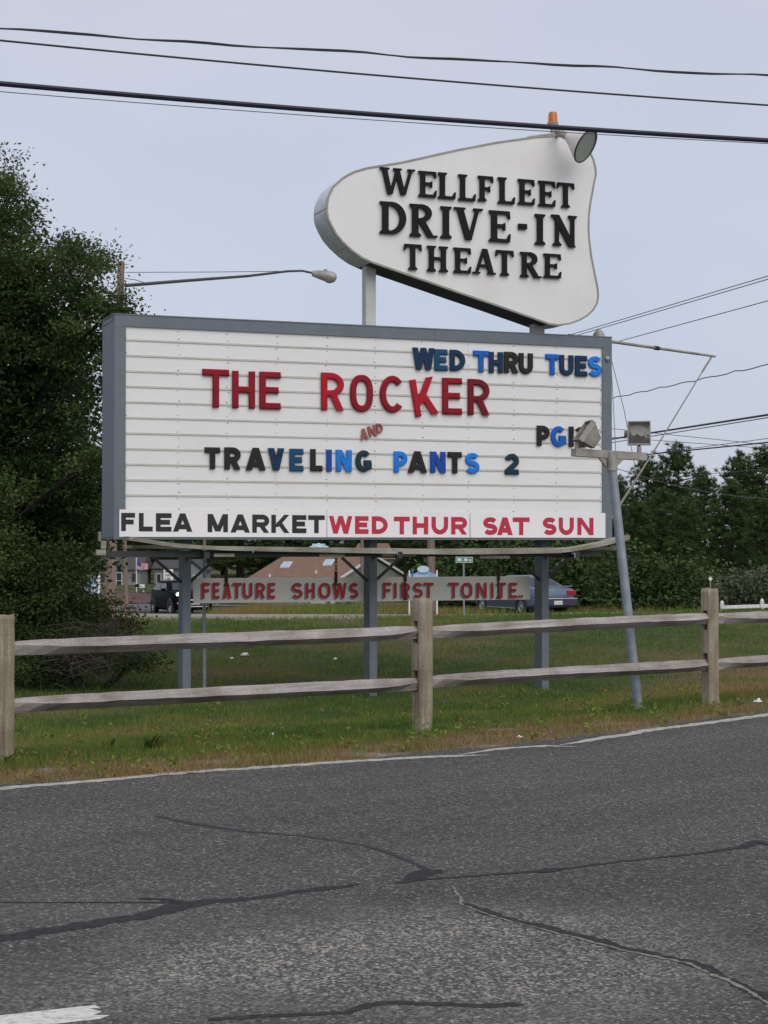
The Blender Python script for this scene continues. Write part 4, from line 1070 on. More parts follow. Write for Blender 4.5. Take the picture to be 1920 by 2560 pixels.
wire('power_line', span(229, 359, sag=.03, ext=1.6, n=60), .004, M['wire_grey'], 'very thin wire just below the thickest cable', G1)
G2 = 'wires beyond the right end of the marquee'
def far(x0, y0, x1, y1, Y0, Y1, **k): return wire_path(P(x0, y0, Y0), P(x1, y1, Y1), **k)
wire('power_line', [far(1439, 833, 1920, 690, 52, 40, ext=.9), far(1450, 836, 1920, 698, 52, 40, ext=.9)], [.011, .011], M['wire_grey'], 'parallel pair of wires, highest at the right of the sign', G2)
wire('power_line', far(1533, 857, 1920, 752, 52, 40, ext=.9), .011, M['wire_grey'], 'single wire below the parallel pair at the right', G2)
wire('power_line', far(1533, 995, 1920, 912, 52, 40, ext=.9, wav=.02, wn=40, n=60), .013, M['wire_grey'], 'slightly wavy wire crossing the slanting rope', G2)
wire('power_line', far(1533, 1097, 1920, 1037, 52, 40, ext=.9), .025, M['wire'], 'thick black cable behind the square floodlight', G2)
wire('power_line', far(1533, 1106, 1920, 1044, 52, 40, ext=.9), .012, M['wire_grey'], 'thinner wire hugging the underside of the thick cable', G2)
wire('power_line', far(1608, 1137, 1920, 1106, 52, 40, ext=.9), .018, M['wire'], 'dark wire grazing the tops of the pines', G2)
wire('power_line', far(1608, 1137, 1920, 1096, 55, 43, ext=.9), .009, M['wire_grey'], 'thin wire branching up from the wire at the pine tops', G2)
wire('power_line', far(1533, 1072, 1920, 1112, 60, 60, ext=.9), .01, M['wire_grey'], 'upper of two faint wires sloping down to the right', G2)
wire('power_line', far(1627, 1100, 1920, 1121, 60, 60, ext=.9), .01, M['wire_grey'], 'lower of two faint wires sloping down to the right', G2)
wire('power_line', far(1533, 1168, 1920, 1247, 60, 60, sag=.2, ext=.9), .012, M['wire_grey'], 'sagging wire strung in front of the pines', G2)
wire('power_line', far(1533, 1205, 1920, 1172, 60, 60, ext=.9), .008, M['wire_grey'], 'faint wire rising to the right before the pines', G2)

# ------------------------------------------------------------------ vegetation
def unit(n):
    v = rng.normal(size=(n, 3)); return v / np.linalg.norm(v, axis=1, keepdims=True)
def leaf_quads(C, L, Wd, up=0.35):
    n = len(C); a = unit(n); a[:, 2] = a[:, 2] * .7 - .15; a /= np.linalg.norm(a, axis=1, keepdims=True)
    nn = unit(n); nn[:, 2] = np.abs(nn[:, 2]) + up; b = np.cross(nn, a); b /= np.linalg.norm(b, axis=1, keepdims=True) + 1e-9
    L = np.asarray(L).reshape(-1, 1); Wd = np.asarray(Wd).reshape(-1, 1)
    q = np.stack([C - a * L / 2, C + b * Wd / 2 - a * L * .05, C + a * L / 2, C - b * Wd / 2 - a * L * .05], 1)
    return q.reshape(-1, 3)
def clump_leaves(blobs, per_m2, leaves, sig, flat=.6, thin=1.0):
    """leaf centres: sprays of leaves sitting mostly on the outside of each crown lobe"""
    Cs, T = [], []
    for (c, r) in blobs:
        r = np.asarray(r if hasattr(r, '__len__') else (r, r, r * .85), float); c = np.array(c)
        k = max(6, int(per_m2 * 4 * math.pi * (r.prod() ** (2 / 3))))
        d = unit(k) * r * (1 - .55 * rng.random((k, 1)) ** 1.8) * (1 + .12 * rng.normal(size=(k, 1)))
        for j in range(k):
            m = max(3, int(leaves * rng.uniform(.4, 1.5)))
            dirn = d[j] / (np.linalg.norm(d[j]) + 1e-6)
            s_ = sig * rng.uniform(.6, 1.4)
            o = rng.normal(size=(m, 3)) * s_ * np.array([1, 1, flat]) + dirn * rng.random((m, 1)) * s_ * 1.5
            Cs.append(c + d[j] + o); T.append(np.full(m, rng.random() ** 1.3 * .75) + rng.random(m) * .25)
    return np.concatenate(Cs), np.concatenate(T)

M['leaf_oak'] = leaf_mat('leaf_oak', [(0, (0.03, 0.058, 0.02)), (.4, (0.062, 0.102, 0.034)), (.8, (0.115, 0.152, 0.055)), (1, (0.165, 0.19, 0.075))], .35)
M['leaf_shrub'] = leaf_mat('leaf_shrub', [(0, (0.03, 0.05, 0.017)), (.5, (0.055, 0.083, 0.025)), (.92, (0.1, 0.12, 0.036)), (1, (0.17, 0.115, 0.045))], .25)
M['needle'] = leaf_mat('needle', [(0, (0.032, 0.06, 0.02)), (.5, (0.058, 0.1, 0.033)), (1, (0.105, 0.148, 0.05))], .2)
M['leaf_dark'] = leaf_mat('leaf_dark', [(0, (0.03, 0.055, 0.019)), (.6, (0.06, 0.098, 0.031)), (1, (0.105, 0.15, 0.047))], .2)
M['leaf_willow'] = leaf_mat('leaf_willow', [(0, (0.075, 0.095, 0.05)), (.6, (0.12, 0.145, 0.08)), (1, (0.19, 0.21, 0.13))], .25)
M['leaf_autumn'] = leaf_mat('leaf_autumn', [(0, (0.045, 0.05, 0.016)), (.5, (0.075, 0.075, 0.022)), (1, (0.15, 0.11, 0.03))], .25)
M['bark'] = mat('bark', (0.035, 0.029, 0.024), 0.95, var=0.35, scale=5, bump=.6, bscale=15, stretch=(3, 3, .8))
M['twig'] = mat('twig', (0.075, 0.062, 0.05), 0.95, var=0.35, scale=20)

def limbs(mb, base, blobs, r0, seed):
    rr = random.Random(seed); base = Vector(base)
    topz = max(c[2] for c, r in blobs)
    cx = sum(c[0] for c, r in blobs) / len(blobs); cy = sum(c[1] for c, r in blobs) / len(blobs)
    tr = [base - Vector((0, 0, .2))]; n = 7
    for i in range(1, n + 1):
        t = i / n; tr.append(Vector((base.x + (cx - base.x) * t * .8 + rr.uniform(-.1, .1), base.y + (cy - base.y) * t * .8 + rr.uniform(-.1, .1), base.z + (topz - base.z) * t * .92)))
    mb.tube(tr, [r0 * (1.25 if i == 0 else 1 - .85 * i / n) for i in range(n + 1)], 9)
    for c, r in blobs:
        c = Vector(c); h = max(.15, min(.85, (c.z - base.z) / (topz - base.z) - .22)); k = h * n; i = int(k)
        s_ = tr[i].lerp(tr[min(i + 1, n)], k - i)
        mid_ = s_.lerp(c, .5) + Vector((rr.uniform(-.35, .35), rr.uniform(0, .5), rr.uniform(-.45, .1)))
        rb = r0 * (1 - h) * .32 + .01
        mb.tube([s_, mid_, c], [rb, rb * .7, rb * .35], 6)
        rad = r if not hasattr(r, '__len__') else min(r)
        for _ in range(5):
            e = c + Vector((rr.uniform(-1, 1), rr.uniform(-1, 1), rr.uniform(-.6, 1))).normalized() * rad * .85
            mb.tube([mid_.lerp(c, rr.random()), e], [rb * .4, .006], 4)

def broadleaf(name, label, cat, base, blobs, per, leaves, sig, L, mt, r0, group=None, seed=1, fill=None):
    t = thing(name, label, cat, base, group)
    C, T = clump_leaves(blobs, per, leaves, sig)
    ls = L * rng.uniform(.6, 1.3, len(C))
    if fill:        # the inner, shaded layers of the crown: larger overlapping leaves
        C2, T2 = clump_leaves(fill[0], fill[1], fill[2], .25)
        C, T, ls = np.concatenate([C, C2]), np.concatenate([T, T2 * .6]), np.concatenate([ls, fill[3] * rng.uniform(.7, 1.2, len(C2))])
    np_mesh('crown', leaf_quads(C, ls, ls * .55), 4, mt, t, tint=T)
    mb = MB(); limbs(mb, base, blobs, r0, seed); mb.build('trunk', M['bark'], t, True)
    return t

def pxb(lst, Y, dy=.8):
    out = []
    for i, (x, y, r) in enumerate(lst):
        Yi = Y + dy * math.sin(i * 2.4)
        c = P(x, y, Yi); k = r / FPX * Yi
        out.append(((c.x, c.y, c.z), (k, max(k, .55), k * .85)))
    return out

# the tall oak at the left edge
oak_b = pxb([(-90, 480, 120), (-8, 430, 52), (-20, 520, 75), (52, 560, 24), (70, 660, 70), (-60, 660, 130), (150, 615, 48), (205, 640, 36), (232, 668, 28), (238, 745, 40), (190, 745, 62), (110, 770, 70), (40, 740, 55), (-30, 830, 110), (85, 880, 85), (190, 850, 60), (15, 1130, 60), (70, 1200, 46), (5, 1240, 60), (-50, 1150, 60),
             (284, 776, 18), (245, 845, 36), (150, 970, 72), (230, 940, 40), (40, 1010, 90), (-90, 1000, 120), (205, 1050, 48), (125, 1090, 70), (235, 1150, 26)], 25)
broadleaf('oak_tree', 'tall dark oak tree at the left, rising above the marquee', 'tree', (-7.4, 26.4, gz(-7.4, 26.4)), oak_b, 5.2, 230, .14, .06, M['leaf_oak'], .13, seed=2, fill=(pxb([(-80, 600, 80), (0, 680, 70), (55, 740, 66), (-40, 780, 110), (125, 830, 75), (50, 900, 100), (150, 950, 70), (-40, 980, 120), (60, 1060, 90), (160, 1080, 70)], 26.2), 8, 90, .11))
oak2 = pxb([(-60, 1180, 120), (60, 1160, 90), (160, 1190, 75), (235, 1215, 45), (100, 1270, 90), (205, 1290, 60), (262, 1270, 32), (-20, 1300, 100), (150, 1340, 80), (235, 1345, 40)], 26.5)
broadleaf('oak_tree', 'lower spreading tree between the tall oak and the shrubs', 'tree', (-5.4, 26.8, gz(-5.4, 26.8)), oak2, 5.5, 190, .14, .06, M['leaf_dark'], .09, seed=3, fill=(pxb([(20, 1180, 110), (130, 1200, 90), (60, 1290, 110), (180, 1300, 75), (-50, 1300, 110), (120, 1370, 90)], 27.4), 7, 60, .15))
# shrubs under them
for k, (lab, lst, Y, mtn, per, nl, L) in enumerate((
    ('tangled dark green shrub beneath the oak at the far left', [(-30, 1420, 85), (40, 1400, 70), (20, 1500, 85), (70, 1560, 70), (-20, 1600, 75), (40, 1640, 55)], 22.0, 'leaf_shrub', 16, 120, .058),
    ('broad leafy shrub in front of the brown utility pole', [(130, 1410, 60), (168, 1450, 42), (150, 1510, 60), (222, 1528, 30), (110, 1480, 60), (205, 1545, 46)], 22.6, 'leaf_shrub', 16, 120, .055),
    ('low yellowish bush at the right edge of the shrubs', [(270, 1525, 20), (290, 1545, 26), (262, 1550, 34), (315, 1560, 20)], 23.4, 'leaf_autumn', 14, 50, .055),
    ('low dark bush at the foot of the shrubs by the fence', [(110, 1610, 55), (165, 1590, 45), (60, 1670, 40), (130, 1665, 34), (345, 1650, 22), (320, 1665, 22)], 21.2, 'leaf_shrub', 16, 110, .045))):
    bl = pxb(lst, Y, .4); bx = sum(c[0] for c, r in bl) / len(bl)
    broadleaf('shrub', lab, 'shrub', (bx, Y, gz(bx, Y)), bl, per, nl, .12, L, M[mtn], .03, 'shrubs under the oaks', 10 + k)
# bare brambles
bl = pxb([(215, 1640, 40), (265, 1630, 42), (300, 1625, 30), (235, 1590, 36), (170, 1640, 36)], 21.0, .2)
mb = MB(); rr = random.Random(4)
for c, r in bl:
    for _ in range(130):
        c0 = Vector(c) + Vector((rr.gauss(0, r[0] * .75), rr.gauss(0, .3), rr.gauss(-.05, r[2] * .6))); c0.z = max(c0.z, gz(c0.x, c0.y) - .02)
        e = c0 + Vector((rr.gauss(0, .26), rr.gauss(0, .16), rr.gauss(.02, .15)))
        m_ = c0.lerp(e, .5) + Vector((rr.gauss(0, .04), rr.gauss(0, .04), rr.uniform(.02, .09)))
        mb.tube([c0, m_, e], [.0042, .0036, .002], 3, cap=False)
C, T = clump_leaves(bl, 14, 26, .09)
br = thing('bramble', 'tangle of bare greyish brown brambles under the shrubs', 'shrub', (bl[1][0][0], 21, gz(bl[1][0][0], 21)))
mb.build('stems', M['twig'], br); np_mesh('leaves', leaf_quads(C, .05, .03), 4, M['leaf_shrub'], br, tint=T)

# pines: one built, the others copied
def pine_proto():
    t = thing('pine_tree', None, 'tree', (0, 0, 0))
    H = 8.0; mb = MB()
    mb.tube([(0, 0, -.4), (.05, 0, 2), (0, .08, 5), (.05, 0, 7.7)], [.2, .16, .09, .02], 9)
    C, T = [], []; rr = random.Random(11)
    nb = 56
    for i in range(nb):
        h = .6 + 7.3 * (i / (nb - 1)) ** .9
        rad = (2.6 * (1 - (h / 8.3)) ** .62 + .1) * rr.choice([rr.uniform(.55, .85), rr.uniform(.8, 1.2)])
        a = i * 2.4 + rr.uniform(-.3, .3)
        tip = Vector((math.cos(a) * rad, math.sin(a) * rad, h + rad * rr.uniform(.0, .3)))
        st_ = Vector((0, 0, h - .15)); mb.tube([st_, st_.lerp(tip, .55) + Vector((0, 0, -.08)), tip], [.04, .025, .01], 5)
        for j in range(int(9 + rad * 9)):
            f = rr.uniform(.25, 1.0) ** .6
            c = st_.lerp(tip, f) + Vector((rr.gauss(0, .26), rr.gauss(0, .26), rr.gauss(.04, .17)))
            C.append(c); T.append(rr.random())
    for j in range(16): C.append(Vector((rr.gauss(0, .16), rr.gauss(0, .16), rr.uniform(7.3, 8.2)))); T.append(rr.random())
    C = np.array([tuple(c) for c in C]); n = len(C); K = 26
    d = unit(n * K); d[:, 2] = d[:, 2] * .8 + .35; d /= np.linalg.norm(d, axis=1, keepdims=True)
    side = np.cross(d, unit(n * K)); side /= np.linalg.norm(side, axis=1, keepdims=True)
    o = np.repeat(C, K, 0); L = rng.uniform(.16, .32, (n * K, 1))
    v = np.stack([o + side * .022 + d * .02, o - side * .022 + d * .02, o + d * L], 1).reshape(-1, 3)
    T = np.clip(np.repeat(T, K) * .75 + rng.random(n * K) * .25, 0, 1)
    np_mesh('crown', v, 3, M['needle'], t, tint=T)
    mb.build('trunk', M['bark'], t, True)
    return t
def copy_thing(src, loc, rot, sc):
    r_ = src.copy(); COL.objects.link(r_); r_.location = loc; r_.rotation_euler = (0, 0, rot); r_.scale = sc
    for ch in src.children:
        c = ch.copy(); COL.objects.link(c); c.parent = r_
    return r_
pine = pine_proto()
GP = 'pines beyond the far road'
used = False
def put_pine(x, ytop, Y, wide, label, rot):
    global used
    p = P(x, ytop, Y); zb = gz(p.x, Y); s_ = (p.z - zb) / 8.1
    loc, sc = (p.x, Y, zb), (s_ * wide, s_ * wide, s_)
    if not used: pine.location, pine.rotation_euler, pine.scale = loc, (0, 0, rot), sc; r_ = pine; used = True
    else: r_ = copy_thing(pine, loc, rot, sc)
    tag(r_, label, 'tree', GP)
put_pine(1695, 1120, 95, 1.0, 'tallest pine just right of the leaning floodlight pole', .3)
put_pine(1620, 1150, 97, .8, 'pine crown left of the tallest pine, behind the slanting rope', 2.0)
put_pine(1760, 1190, 92, .9, 'shorter pine filling the dip right of the tallest pine', 4.0)
put_pine(1905, 1128, 96, 1.1, 'big pine cut by the right edge of the photo', 5.1)
put_pine(1850, 1140, 100, .8, 'narrow pine at the left shoulder of the big right pine', 1.2)
put_pine(1548, 1200, 100, .9, 'small pine peeping out beside the marquee right edge', 3.3)
for i, (x, y, Y) in enumerate(((2010, 1150, 98), (2110, 1120, 102), (1830, 1210, 88), (1655, 1230, 86), (1720, 1255, 82), (1930, 1230, 84), (1590, 1260, 84))):
    put_pine(x, y, Y, 1.1, ['pine standing past the right edge of the photo', 'farther pine past the right edge of the photo', 'pine below the dip between the two tall pines', 'low pine in front of the tallest pine, left side', 'low pine in front of the tallest pine, right side', 'low pine in front of the big right pine', 'low pine right behind the leaning floodlight pole'][i], i * 1.7)
# wood seen under the marquee
names = ['behind the flagpole', 'above the grey cottage', 'left of the tan roof', 'over the left end of the tan roof', 'behind the middle of the tan roof', 'behind the tan roof gable', 'behind the shop sign with an oval', 'left of the green street sign', 'right of the green street sign', 'behind the parked blue sedan', 'behind the sedan boot', 'behind the right marquee leg']
for i, (x, y, Y) in enumerate(((290, 1215, 150), (400, 1205, 152), (500, 1210, 158), (600, 1190, 165), (720, 1220, 168), (840, 1200, 165), (950, 1190, 150), (1060, 1180, 140), (1160, 1210, 132), (1260, 1190, 128), (1360, 1200, 122), (1450, 1180, 118))):
    put_pine(x, y, Y, 1.7, 'dark pine of the wood ' + names[i], i * 2.1 + .5)
for i, (x, y, Y) in enumerate(((350, 1260, 172), (450, 1265, 174), (560, 1260, 176), (660, 1260, 178), (780, 1255, 178), (900, 1255, 172), (1010, 1250, 160), (1110, 1260, 150), (1210, 1250, 142), (1310, 1250, 136), (1410, 1250, 130), (1500, 1240, 112))):
    put_pine(x, y, Y, 2.0, ('second row pine of the wood ' + names[i]), i * 1.3 + 1)
# leafy thicket along the far road
def thicket(label, lst, Y, mtn, per, nl, sig, L):
    bl = pxb(lst, Y, 1.0); bx = sum(c[0] for c, r in bl) / len(bl)
    broadleaf('roadside_bush', label, 'bush', (bx, Y, gz(bx, Y)), bl, per, nl, sig, L, M[mtn], .05, 'bushes along the far road')
thicket('dark thicket behind the green street sign', [(1110, 1440, 50), (1180, 1420, 55), (1150, 1480, 45), (1210, 1470, 45), (1120, 1500, 35), (1180, 1512, 30)], 76, 'leaf_dark', 5, 26, .3, .24)
thicket('dark thicket behind the blue sedan', [(1270, 1420, 60), (1340, 1415, 60), (1300, 1480, 55), (1370, 1470, 50)], 74, 'leaf_dark', 5, 26, .3, .24)
thicket('leafy bush right of the blue sedan', [(1420, 1430, 55), (1470, 1470, 45), (1440, 1500, 40), (1490, 1500, 40), (1460, 1400, 50)], 70, 'leaf_dark', 5, 26, .28, .22)
thicket('bush behind the leaning floodlight pole', [(1540, 1420, 60), (1600, 1450, 60), (1560, 1490, 45), (1640, 1490, 45), (1590, 1510, 35)], 66, 'leaf_dark', 5, 26, .28, .2)
thicket('dark bush left of the small diamond marker', [(1680, 1450, 55), (1730, 1470, 50), (1700, 1500, 40), (1760, 1490, 36)], 66, 'leaf_dark', 5, 26, .28, .2)
thicket('pale silvery willow bush behind the white picket fence', [(1835, 1480, 42), (1880, 1470, 46), (1930, 1475, 50), (1850, 1510, 34), (1900, 1515, 40), (1990, 1480, 50)], 63, 'leaf_willow', 9, 26, .26, .16)
thicket('low green bush at the road edge before the tan roof', [(560, 1513, 12), (590, 1510, 14), (620, 1512, 13), (645, 1516, 9)], 84, 'leaf_shrub', 9, 20, .16, .14)
thicket('low bush on the shoulder left of the middle leg', [(850, 1520, 11), (870, 1518, 12), (888, 1522, 10)], 84, 'leaf_shrub', 9, 20, .16, .14)
thicket('clipped dark bush at the foot of the flagpole', [(352, 1490, 11), (370, 1490, 12), (385, 1492, 10)], 96, 'leaf_dark', 9, 22, .16, .14)

# grass: short blades over the lawn and verge
def grass(name, N, ymin, ymax, hlo, hhi, w, seed, mt, dmin=.12, dmax=99, drybias=0):
    g = np.random.default_rng(seed)
    inv = g.random(N); y = 1 / ((1 / ymin) + inv * (1 / ymax - 1 / ymin))
    x = (g.random(N) * 2 - 1) * (.235 * y + 1.2)
    d = edge_dist(x, y); keep = (d > dmin) & (d < dmax) & (g.random(N) > .93 * sand_at(x, y))
    keep &= ~((y > 33 + 2 * np.sin(x * 2.3)) & (g.random(N) < .7))
    keep &= ~((d < 1.0 + .25 * np.sin(x * 2.2)) & (g.random(N) < .62 - .75 * np.clip(np.sin(x * 3.3 + 1.2 * np.sin(y * 5)) * np.sin(y * 6.1 - x), 0, 1)))
    x, y = x[keep], y[keep]; n = len(x); z = ground_z(x, y)
    dr = dry_at(x, y) + drybias
    h = g.uniform(hlo, hhi, n) * (.75 + .5 * (hz_noise(x * 2, y * 2) + .5))
    h = h * (1 + .45 * smooth((y - 27) / 5))
    a = g.random(n) * 2 * math.pi; lean = g.uniform(.1, .9, n) * h; b = g.random(n) * 2 * math.pi
    ww = w * np.maximum(1, y / 17)
    c, s_ = np.cos(a) * ww, np.sin(a) * ww
    base = np.stack([x, y, z - .01], -1)
    v = np.stack([base + np.stack([c, s_, 0 * c], -1), base - np.stack([c, s_, 0 * c], -1),
                  base + np.stack([np.cos(b) * lean, np.sin(b) * lean, h], -1)], 1).reshape(-1, 3)
    t = np.clip(dr * .78 + g.normal(0, .17, n) + .06 + .16 * np.sin(x * 6.1 + 2 * np.sin(y * 3.7)) * np.sin(y * 7.3), 0, 1)
    o = np_mesh(name, v, 3, mt, None, (0, 20, 0), t)
    o['kind'] = 'stuff'
    return o
M['grass'] = leaf_mat('grass', [(0, (0.08, 0.145, 0.033)), (.25, (0.15, 0.215, 0.045)), (.5, (0.225, 0.235, 0.062)), (.75, (0.235, 0.16, 0.062)), (1, (0.38, 0.275, 0.15))], .35, .7)
tag(grass('lawn_grass', 340000, 10, 42, .025, .075, .0042, 1, M['grass']), 'short mown grass on the bank', 'grass')
tag(grass('verge_grass', 46000, 9.8, 19, .03, .085, .0035, 2, M['grass'], .1, 1.6, -.12), 'dry brown grass along the road edge', 'grass')
fg = np.random.default_rng(9); n = 26000
x = fg.uniform(-6.4, 14, n); y = fg.uniform(62, 82, n); keep = (y > 62.5 + .8 * np.sin(x * 1.3)); x, y = x[keep], y[keep]; n = len(x); z = ground_z(x, y)
a_ = fg.random(n) * 6.28; h = fg.uniform(.12, .4, n); ln = h * fg.uniform(.1, .8, n)
base = np.stack([x, y, z - .02], -1); sd = np.stack([np.cos(a_), np.sin(a_), 0 * a_], -1) * .02
v = np.stack([base + sd, base - sd, base + np.stack([np.cos(a_ * 3) * ln, np.sin(a_ * 3) * ln, h], -1)], 1).reshape(-1, 3)
tag(np_mesh('roadside_grass', v, 3, M['grass'], None, (0, 70, -1), np.clip(.5 + .2 * np.sin(x * .9) + fg.normal(0, .15, n), 0, 1)), 'rough grass strip beyond the sandy shoulder', 'grass', kind='stuff')
# low weeds with broad leaves scattered over the verge and lawn
wg = np.random.default_rng(21); Cw, Tw = [], []
for _ in range(420):
    y = 1 / (1 / 10.2 + wg.random() * (1 / 24 - 1 / 10.2)); x = (wg.random() * 2 - 1) * (.235 * y + 1); d_ = float(edge_dist(x, y))
    if d_ < .2 or (d_ > 1.8 and wg.random() < .55): continue
    m = int(wg.integers(8, 26)); s_ = wg.uniform(.03, .09)
    Cw.append(np.array([x, y, gz(x, y) + .03]) + wg.normal(size=(m, 3)) * s_ * np.array([1, 1, .45]) + [0, 0, s_ * .4]); Tw.append(np.clip(np.full(m, wg.random() * .6) + wg.random(m) * .25, 0, 1))
Cw, Tw = np.concatenate(Cw), np.concatenate(Tw)
tag(np_mesh('weeds', leaf_quads(Cw, .05 * wg.uniform(.6, 1.3, len(Cw)), .024), 4, M['grass'], None, (0, 15, 0), Tw), 'low broad leaved weeds among the grass', 'weeds', kind='stuff')
# tall tufts
for (x, y, h, lab) in ((385, 1868, .2, 'dark grass tuft by the road left of the middle post'), (270, 1860, .14, 'small grass tuft beside the road at the left'), (20, 1905, .15, 'grass tuft at the foot of the left fence post'), (1052, 1815, .1, 'short grass tuft at the foot of the middle fence post')):
    p = hit(x, y + 12); g = np.random.default_rng(int(x)); n = 70
    n = 24; b = g.random(n) * 2 * math.pi; hh = g.uniform(.4, 1.0, n) * h * .75; ln = hh * g.uniform(.15, .9, n)
    base = np.array([p.x, p.y, gz(p.x, p.y) - .01]) + np.stack([g.normal(0, .028, n), g.normal(0, .028, n), 0 * b], -1)
    sd = np.stack([-np.sin(b), np.cos(b), 0 * b], -1) * .0026
    mid_ = base + np.stack([np.cos(b) * ln * .4, np.sin(b) * ln * .4, hh * .7], -1); tip = base + np.stack([np.cos(b) * ln, np.sin(b) * ln, hh], -1)
    v = np.stack([base + sd, base - sd, mid_ - sd * .8, tip, mid_ + sd * .8], 1).reshape(-1, 3)
    tag(np_mesh('grass_tuft', v, 5, M['grass'], None, tuple(base[0]), g.random(n) * .6 + .1), lab, 'grass tuft')
# litter
M['paper'] = mat('paper', (0.7, 0.7, 0.68), .7)
for i, (x, y, r_, lab) in enumerate(((612, 1640, .06, 'crumpled white paper lying on the lawn behind the rails'), (580, 1648, .03, 'small paper scrap left of the crumpled paper'), (1893, 1757, .045, 'white crumpled litter on the verge at the right'), (682, 1841, .025, 'pale scrap of paper on the verge below the fence'), (838, 1650, .03, 'tiny white scrap on the lawn near the middle leg'), (1300, 1846, .025, 'pale scrap on the verge right of the middle post'))):
    p = hit(x, y); bm = bmesh.new(); bmesh.ops.create_icosphere(bm, subdivisions=2, radius=r_)
    rr = random.Random(i)
    vs = [Vector((q.co.x * rr.uniform(.6, 1.3), q.co.y * rr.uniform(.6, 1.2), max(0, q.co.z) * rr.uniform(.4, 1.0))) + Vector((p.x, p.y, gz(p.x, p.y) + .01)) for q in bm.verts]
    mb = MB(); mb.add(vs, [[q.index for q in f.verts] for f in bm.faces]); bm.free()
    tag(mb.build('litter', M['paper']), lab, 'litter', 'litter on the grass')

# ------------------------------------------------------------------ poles, signs and buildings along the far road
def zg(p): return gz(p.x, p.y)
pt_, pb_ = P(303, 655, 55), P(274, 1530, 55)
up = thing('utility_pole', 'brown wooden utility pole with a long street light arm', 'utility pole', (pb_.x, pb_.y, zg(pb_)))
mb = MB(); mb.tube([(pb_.x, pb_.y, zg(pb_) - .3), pb_.lerp(pt_, .5), pt_], [.165, .14, .11], 14); mb.build('pole', M['pole_wood'], up, True)
a0, a1 = P(312, 714, 54.9), P(790, 684, 54.2)
mb = MB(); mb.tube([a0, P(460, 702, 54.7), P(620, 690, 54.5), P(720, 678, 54.3), P(755, 677, 54.25), a1], [.055, .05, .042, .036, .034, .034], 8)
mb.tube([P(312, 696, 54.9), P(340, 700, 54.8), P(366, 709, 54.8)], .012, 5); mb.tube([P(314, 681, 54.9), P(540, 680, 54.6), P(715, 678, 54.3)], .011, 5)
mb.build('lamp_arm', M['arm_metal'], up, True)
hd = P(812, 691, 54.1)
mb = MB(); hx = (P(843, 695, 54.05) - P(782, 683, 54.2)).normalized()
mb._lathe(P(780, 683, 54.2), hx, [(0, .03), (.02, .09), (.2, .13), (.45, .17), (.65, .17), (.76, .12), (.8, .02)], 14, 0)
mb.tube([P(814, 681, 54.1), P(814, 673, 54.1)], .05, 8); mb.build('lamp_head', M['lamp_metal'], up, True)
mb = MB(); mb._lathe(P(824, 692, 54.1), (0, 0, -1), [(0, .17), (.1, .17), (.17, .12), (.2, .02)], 14, 0); mb.build('lamp_glass', M['galv'], up, True)
mb = MB(); mb.tube([P(314, 712, 54.9), P(313, 760, 54.9), P(300, 1200, 54.95)], .012, 5); mb.build('cable', M['rust'], up)
def pole_thing(name, label, cat, x0, y0, x1, y1, Y, r, mt, sub=None):
    a, b = P(x0, y0, Y), P(x1, y1, Y); zb = zg(b)
    mb = MB(); mb.tube([(b.x, b.y, zb - .2), (b.x, b.y, zb), a], [r * 1.1, r * 1.1, r], 12)
    return tag(mb.build(name, mt, origin=(b.x, b.y, zb), smooth=True), label, cat)
pole_thing('wooden_pole', 'thin leaning brown pole right of the utility pole', 'pole', 308, 1230, 317, 1520, 70, .075, M['pole_wood'])
pole_thing('utility_pole', 'weathered wooden pole behind the middle fence post', 'utility pole', 1072, 1000, 1080, 1532, 64, .13, M['pole_wood'])
pole_thing('steel_post', 'plain grey steel post beside the left marquee leg', 'post', 510, 1376, 511, 1719, PL.on(511, 1700, -.8).y, .0195, M['galv'])
pole_thing('wooden_pole', 'far reddish pole above the catwalk near the left leg', 'pole', 511, 1330, 511, 1500, 110, .09, M['pole_wood'])
pole_thing('wooden_pole', 'far brown pole above the catwalk beside the middle leg', 'pole', 905, 1310, 905, 1500, 105, .09, M['pole_wood'])

M['white'] = mat('white_paint', (0.74, 0.74, 0.74), .5)
M['green_sign'] = mat('green_sign', (0.02, 0.24, 0.19), .45)
M['blue_sign'] = mat('blue_sign', (0.22, 0.4, 0.66), .5)
M['blue_dark'] = mat('blue_dark', (0.06, 0.16, 0.36), .5)
M['pale_blue'] = mat('pale_blue', (0.5, 0.66, 0.75), .5)
def face_box(mb, x0, x1, y0, y1, Y, dep, mi=0):
    a, b = P(x0, y1, Y), P(x1, y0, Y)
    mb.box(((a.x + b.x) / 2, Y, (a.z + b.z) / 2), (b.x - a.x, dep, b.z - a.z), mi=mi)
# green street name sign
Y = 60; b = P(1160, 1530, Y); t = thing('street_sign', 'green street name sign on a thin grey post', 'street sign', (b.x, Y, gz(b.x, Y)))
mb = MB(); mb.tube([(b.x, Y, gz(b.x, Y) - .2), P(1159, 1400, Y)], .03, 8); mb.build('post', M['galv'], t, True)
mb = MB(); face_box(mb, 1139, 1182, 1392, 1407, Y - .04, .02); mb.build('plate', M['green_sign'], t)
mb = MB()
for r_ in ((1140, 1181, 1392.6, 1393.6), (1140, 1181, 1405.3, 1406.4), (1139.6, 1140.6, 1393.6, 1405.3), (1180.4, 1181.4, 1393.6, 1405.3)): face_box(mb, *r_, Y - .053, .004)
for r_ in ((1144, 1152, 1396, 1403), (1154, 1155.5, 1396, 1403), (1155.5, 1158, 1401.5, 1403), (1161, 1168, 1396, 1403), (1171, 1172.3, 1397, 1403), (1174, 1178, 1398, 1403)): face_box(mb, *r_, Y - .053, .004)
mb.build('border', M['white'], t)
